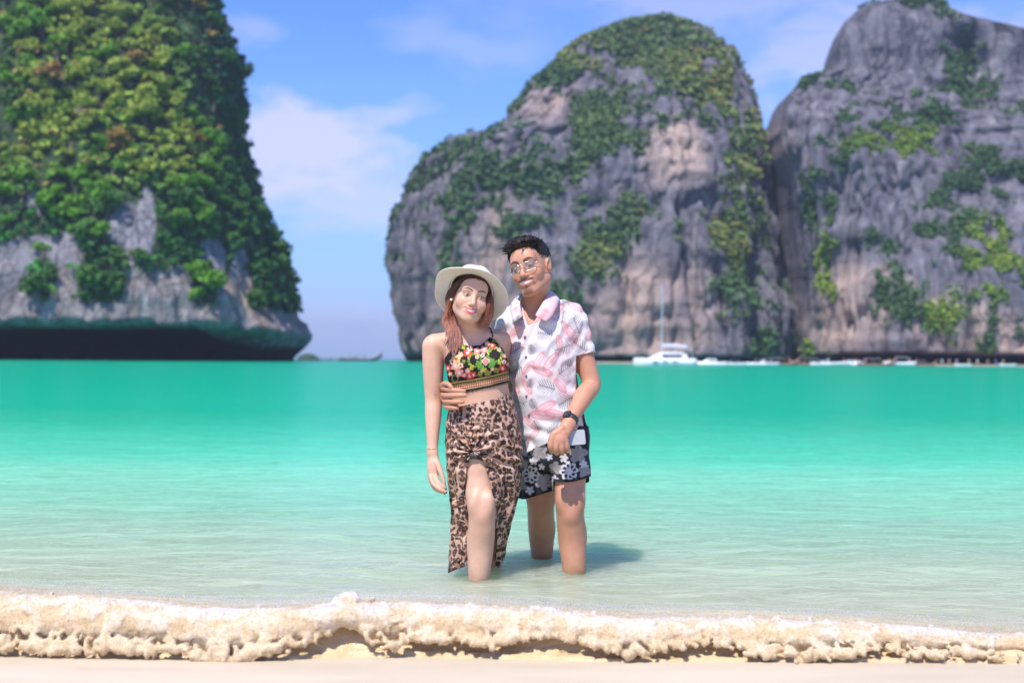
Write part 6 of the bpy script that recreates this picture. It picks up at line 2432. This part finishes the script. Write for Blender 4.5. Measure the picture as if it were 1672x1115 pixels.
def build_catamaran():
    p = at(1085, 597, 205)
    r = empty('catamaran', (p[0], 205, 0), math.radians(186))
    tag(r, 'white sailing catamaran with a tall bare mast moored before the dome', 'catamaran')
    for s in (-1, 1):
        mb = MB()
        mb.loft([[(x, y + s * 2.1, z) for x, y, z in ring] for ring in hull_rings(9.9, 1.35, 1.15, .5, .85)])
        h = mb.build('hull', WHITE_GEL, r, True)
        mb = MB()
        for k in range(3):
            x = -1.2 + k * 1.7
            yy = s * (2.1 + .685)
            mb.box(x - .45, x + .45, yy - .02, yy + .02, .62, .82)
        mb.build('hull_window', DARK_GLASS, h)
        tag(h.children[0], kind='stuff')
    mb = MB()
    mb.box(-4.2, 2.6, -1.5, 1.5, .75, 1.15)
    mb.build('deck', WHITE_GEL, r)
    mb = MB()
    rings = []
    for (x, w, z0, z1) in ((-3.6, 1.7, 1.1, 2.0), (-2.6, 1.95, 1.1, 2.35), (.6, 1.9, 1.1, 2.3), (2.0, 1.5, 1.1, 1.7), (2.8, 1.1, 1.1, 1.25)):
        rings.append([(x, -w, z0), (x, w, z0), (x, w * .9, z1 - .2), (x, w * .7, z1), (x, -w * .7, z1), (x, -w * .9, z1 - .2)])
    mb.loft(rings)
    cab = mb.build('cabin', WHITE_GEL, r)
    for s in (-1, 1):
        mb = MB()
        mb.box(-2.6, .9, s * 1.93 - .02, s * 1.93 + .02, 1.45, 1.95)
        mb.build('cabin_window', DARK_GLASS, cab)
    mb = MB()
    mb.box(-4.6, -1.2, -1.9, 1.9, 2.95, 3.05)
    roof = mb.build('bimini_roof', CANVAS, r)
    for (x, y) in ((-4.4, -1.7), (-4.4, 1.7), (-1.5, -1.6), (-1.5, 1.6)):
        mb = MB()
        mb.tube([(x, y, 1.1), (x, y, 2.96)], .05, 6)
        mb.build('roof_post', ALU, roof)
    mb = MB()
    mb.tube([(.5, 0, 1.1), (.5, 0, 8), (.5, 0, 14.0)], [.11, .10, .07], 8)
    mast = mb.build('mast', ALU, r)
    mb = MB()
    mb.tube([(.45, 0, 3.35), (-4.0, 0, 3.2)], .13, 8)
    mb.build('boom', ALU, mast)
    mb = MB()
    mb.tube([(.4, 0, 3.55), (-2, 0, 3.52), (-3.9, 0, 3.36)], [.16, .22, .12], 8)
    mb.build('furled_sail', WHITE_GEL, mast)
    for e in ((4.8, 0, 1.2), (-.4, 2.1, 1.2), (-.4, -2.1, 1.2), (-4.6, 0, 1.2)):
        mb = MB()
        mb.tube([(.5, 0, 13.8), e], .015, 4)
        mb.build('stay', ALU, mast)


def motorboat(px, Y, L, label, cab=True, col=None, rz=4, canopy=None, name='motorboat', cat='motorboat'):
    p = at(px, 596, Y)
    r = empty(name, (p[0], Y, 0), math.radians(rz))
    tag(r, label, cat)
    mb = MB()
    mb.loft(hull_rings(L, L * .27, L * .11, 1.0, .85))
    mb.build('hull', col or WHITE_GEL, r, True)
    if cab:
        mb = MB()
        h = L * .11
        mb.loft([[(-L * .22, -L * .10, h), (-L * .22, L * .10, h), (-L * .20, L * .085, h * 2.0), (-L * .20, -L * .085, h * 2.0)],
                 [(L * .10, -L * .10, h), (L * .10, L * .10, h), (L * .04, L * .08, h * 2.05), (L * .04, -L * .08, h * 2.05)],
                 [(L * .24, -L * .06, h), (L * .24, L * .06, h), (L * .14, L * .05, h * 1.5), (L * .14, -L * .05, h * 1.5)]])
        mb.build('cabin', WHITE_GEL, r)
        mb = MB()
        mb.box(-L * .18, L * .04, -L * .103, L * .103, h * 1.35, h * 1.7)
        mb.build('cabin_window', DARK_GLASS, r)
    if canopy is not None:
        mb = MB()
        mb.box(-L * .30, L * .12, -L * .10, L * .10, L * .26, L * .275)
        c = mb.build('canopy', canopy, r)
        for (x, y) in ((-L * .28, -L * .09), (-L * .28, L * .09), (L * .10, -L * .09), (L * .10, L * .09)):
            mb = MB()
            mb.tube([(x, y, L * .09), (x, y, L * .262)], .035, 5)
            mb.build('canopy_post', ALU, c)
    mb = MB()
    mb.box(-L * .52, -L * .485, -.2, .2, -.1, L * .13)
    mb.build('outboard_motor', DARK_GLASS, r)
    return r


def longtail(px, Y, L, label, rz=0, roofcol=None, wood=None, flip=1):
    p = at(px, 590, Y)
    r = empty('longtail_boat', (p[0], Y, 0), math.radians(rz) + (0 if flip > 0 else math.pi))
    tag(r, label, 'boat')
    mb = MB()
    rings = []
    n = 15
    for i in range(n):
        t = i / (n - 1.0)
        x = (t - .5) * L
        w = L * .065 * (1 - abs(2 * t - .85) ** 2.4 * .62) * (1 if t < .97 else .3)
        top = L * .055 + L * .15 * max(0, (t - .62) / .38) ** 2.4 + L * .03 * max(0, (.2 - t) / .2) ** 2
        bot = -.25 + L * .12 * max(0, (t - .72) / .28) ** 2.0
        rings.append([(x, -w, top), (x, -w * .8, (top + bot) * .5), (x, 0, bot), (x, w * .8, (top + bot) * .5), (x, w, top), (x, w * .8, top - .12), (x, -w * .8, top - .12)])
    mb.loft(rings)
    mb.build('hull', wood or DARK_WOOD, r, True)
    mb = MB()
    mb.box(-L * .30, L * .08, -L * .06, L * .06, L * .175, L * .185)
    c = mb.build('canopy', roofcol or CANVAS, r)
    for x in (-L * .29, -L * .10, L * .07):
        for y in (-L * .055, L * .055):
            mb = MB()
            mb.tube([(x, y, L * .04), (x, y, L * .177)], .05, 5)
            mb.build('canopy_post', wood or DARK_WOOD, c)
    mb = MB()
    mb.tube([(-L * .40, 0, L * .10), (-L * .46, 0, L * .12), (-L * .66, 0, -.1)], [.12, .1, .05], 6)
    mb.build('tail_shaft', ALU, r)
    mb = MB()
    mb.tube([(L * .485, 0, L * .18), (L * .52, 0, L * .26)], [.12, .06], 6)
    mb.build('prow_post', RED_WOOD, r)
    return r


build_catamaran()
motorboat(1158, 204, 5.7, 'small white cabin motorboat beside the catamaran', rz=178)
motorboat(1202, 240, 4.4, 'grey white dinghy with blue canopy beyond the cabin motorboat', cab=False, rz=12, canopy=BLUE_CANVAS)
motorboat(1236, 262, 4.8, 'pale tour boat with a lilac canopy by the cleft of the cliffs', cab=False, rz=170, canopy=CANVAS)
longtail(1276, 292, 9.5, 'red hulled longtail boat beached under the green slope of the cleft', rz=8, wood=RED_WOOD)
longtail(1317, 300, 9.0, 'red hulled longtail boat with pale awning beached below the grey wall', rz=-6, wood=RED_WOOD, flip=-1)
motorboat(1362, 305, 7.0, 'low white speedboat drawn up below the grey wall', cab=False, rz=5)
longtail(1432, 306, 10.0, 'red longtail boat beached among the bathers', rz=4, wood=RED_WOOD)
motorboat(1468, 308, 8.0, 'low pink and white speedboat beside the beached red longtail', cab=False, rz=175, canopy=CANVAS)
motorboat(1645, 312, 5.0, 'small white skiff drawn up near the dark foot of the wall', cab=False, rz=8)
motorboat(1256, 280, 5.0, 'short grey tour boat between lilac canopied boat and red longtail', cab=False, rz=10, canopy=CANVAS)
motorboat(1340, 296, 5.2, 'short white tour boat with blue canopy below the grey wall', cab=False, rz=176, canopy=BLUE_CANVAS)
motorboat(1392, 309, 6.0, 'white cabin launch beached near the bather in orange', rz=6)
longtail(1508, 314, 7.0, 'small red longtail at the end of the beached row', rz=3, wood=RED_WOOD)
motorboat(1572, 315, 4.2, 'tiny white dinghy before the dark rock foot', cab=False, rz=170)
longtail(590, 420, 14.5, 'dark wooden longtail boat with awning on the open horizon', rz=2)
longtail(563, 520, 9.0, 'small dim boat behind the dark longtail on the horizon', rz=-3, wood=DARK_WOOD)
longtail(530, 640, 8.0, 'tiny hazy boat far out between islet and longtail', rz=3, wood=DARK_WOOD)


def build_islet():
    p = at(503, 586, 430)
    V, F = ico()
    me_v = []
    th = np.linspace(0, 2 * math.pi, 40, endpoint=False)
    rings = []
    for k in range(10):
        f = k / 9.0
        r = math.sqrt(max(0, 1 - f ** 2)) * 4.2 + .05
        z = -.6 + 3.2 * f
        q = np.stack((np.cos(th) * r, np.sin(th) * r * .8, np.full(40, z)), 1)
        d = 1 + .16 * fbm(q * .5, 3, 4)
        rings.append([tuple(v) for v in np.stack((q[:, 0] * d, q[:, 1] * d, q[:, 2]), 1)])
    mb = MB()
    mb.loft(rings)
    o = mb.build('islet_rock', simple_mat('dark_green_rock', (0.03, 0.07, 0.05), .9, scale=.8, var=.5), None, True)
    o.location = (p[0], 430, 0)
    tag(o, 'small dark rock islet breaking the horizon beside the headland', 'rock')


build_islet()


def build_bathers():
    skin = np.array((.42, .26, .19))
    spots = [(1352, 'white', (.75, .75, .78), 'bather in white beside the low white speedboat'), (1378, 'red', (.60, .10, .09), 'bather in red between the low speedboat and the red longtail'), (1398, 'orange', (.62, .24, .10), 'bather in orange by the low white speedboat'),
             (1412, 'pink', (.66, .36, .38), 'bather in pink near the red longtail'), (1452, 'cream', (.70, .62, .50), 'bather in cream between red longtail and canopied speedboat'), (1486, 'coral', (.62, .25, .20), 'bather in coral beside the canopied speedboat'),
             (1497, 'maroon', (.30, .07, .08), 'bather in maroon at the end of the beached boats'), (1538, 'pale', (.78, .78, .84), 'tall bather in pale lilac alone before the dark rock foot'), (1550, 'salmon', (.60, .30, .22), 'bather in salmon next to the one in pale lilac'),
             (1562, 'lilac', (.45, .42, .62), 'bather in violet before the dark rock foot'), (1582, 'tan', (.58, .46, .32), 'bather in tan before the dark rock foot'), (1596, 'ivory', (.70, .66, .55), 'bather in ivory before the dark rock foot'),
             (1613, 'brick', (.50, .20, .14), 'bather in brick red before the dark rock foot'), (1626, 'blue', (.05, .20, .55), 'bather in bright blue close to the small white skiff'), (1638, 'peach', (.62, .40, .30), 'bather in peach beside the small white skiff')]
    Fd = Field((-.4, -.3, -.05), (.4, .3, 1.8), .035)
    Fd.loft([(.78, 0, 0, .15, .10), (1.0, 0, 0, .13, .09), (1.3, 0, 0, .18, .10), (1.45, 0, 0, .14, .08)], .05)
    Fd.ell((0, 0, 1.62), (.085, .10, .12), k=.03)
    Fd.cone((0, 0, 1.42), (0, 0, 1.55), .06, .055, .03)
    for s in (-1, 1):
        Fd.chain([(s * .08, 0, .80), (s * .10, -.03 * s, .42), (s * .11, .02 * s, .03)], [.085, .06, .045], .03)
        Fd.chain([(s * .17, 0, 1.38), (s * .24, .03, 1.10), (s * .22, -.06, .85)], [.05, .042, .035], .03)
    V, F = Fd.mesh()
    mat = vcol_mat('bather_cloth_and_skin', .8)
    for i, (px, nm, c, lab) in enumerate(spots):
        p = at(px, 596, 322 + (i * 7) % 5)
        gz = .25
        r = empty('person', (p[0], p[1], gz), random.uniform(-.8, .8))
        tag(r, lab, 'person', None)
        col = np.repeat(skin[None], len(V), 0)
        cl = (V[:, 2] > .62) & (V[:, 2] < 1.42) & (np.abs(V[:, 0]) < .19)
        col[cl] = c
        col[V[:, 2] > 1.68] = (.03, .02, .018)
        o = mesh_obj('body', V, F, mat, r, colors=col)
        o.scale = (1, 1, 1)


build_bathers()

# ------------------------------------------------------------------ humid sea air
def build_haze():
    mb = MB()
    mb.box(-4900, 4900, -60, 6200, -32, 170)
    m = bpy.data.materials.new('humid_air')
    m.use_nodes = True
    nt = m.node_tree
    nt.nodes.clear()
    out = nt.nodes.new('ShaderNodeOutputMaterial')
    v = nt.nodes.new('ShaderNodeVolumePrincipled')
    v.inputs['Color'].default_value = (0.80, 0.86, 1.0, 1)
    v.inputs['Density'].default_value = 0.00022
    v.inputs['Anisotropy'].default_value = 0.3
    nt.links.new(v.outputs[0], out.inputs['Volume'])
    o = mb.build('haze', m)
    tag(o, 'thin humid sea haze filling the bay', kind='stuff')


build_haze()
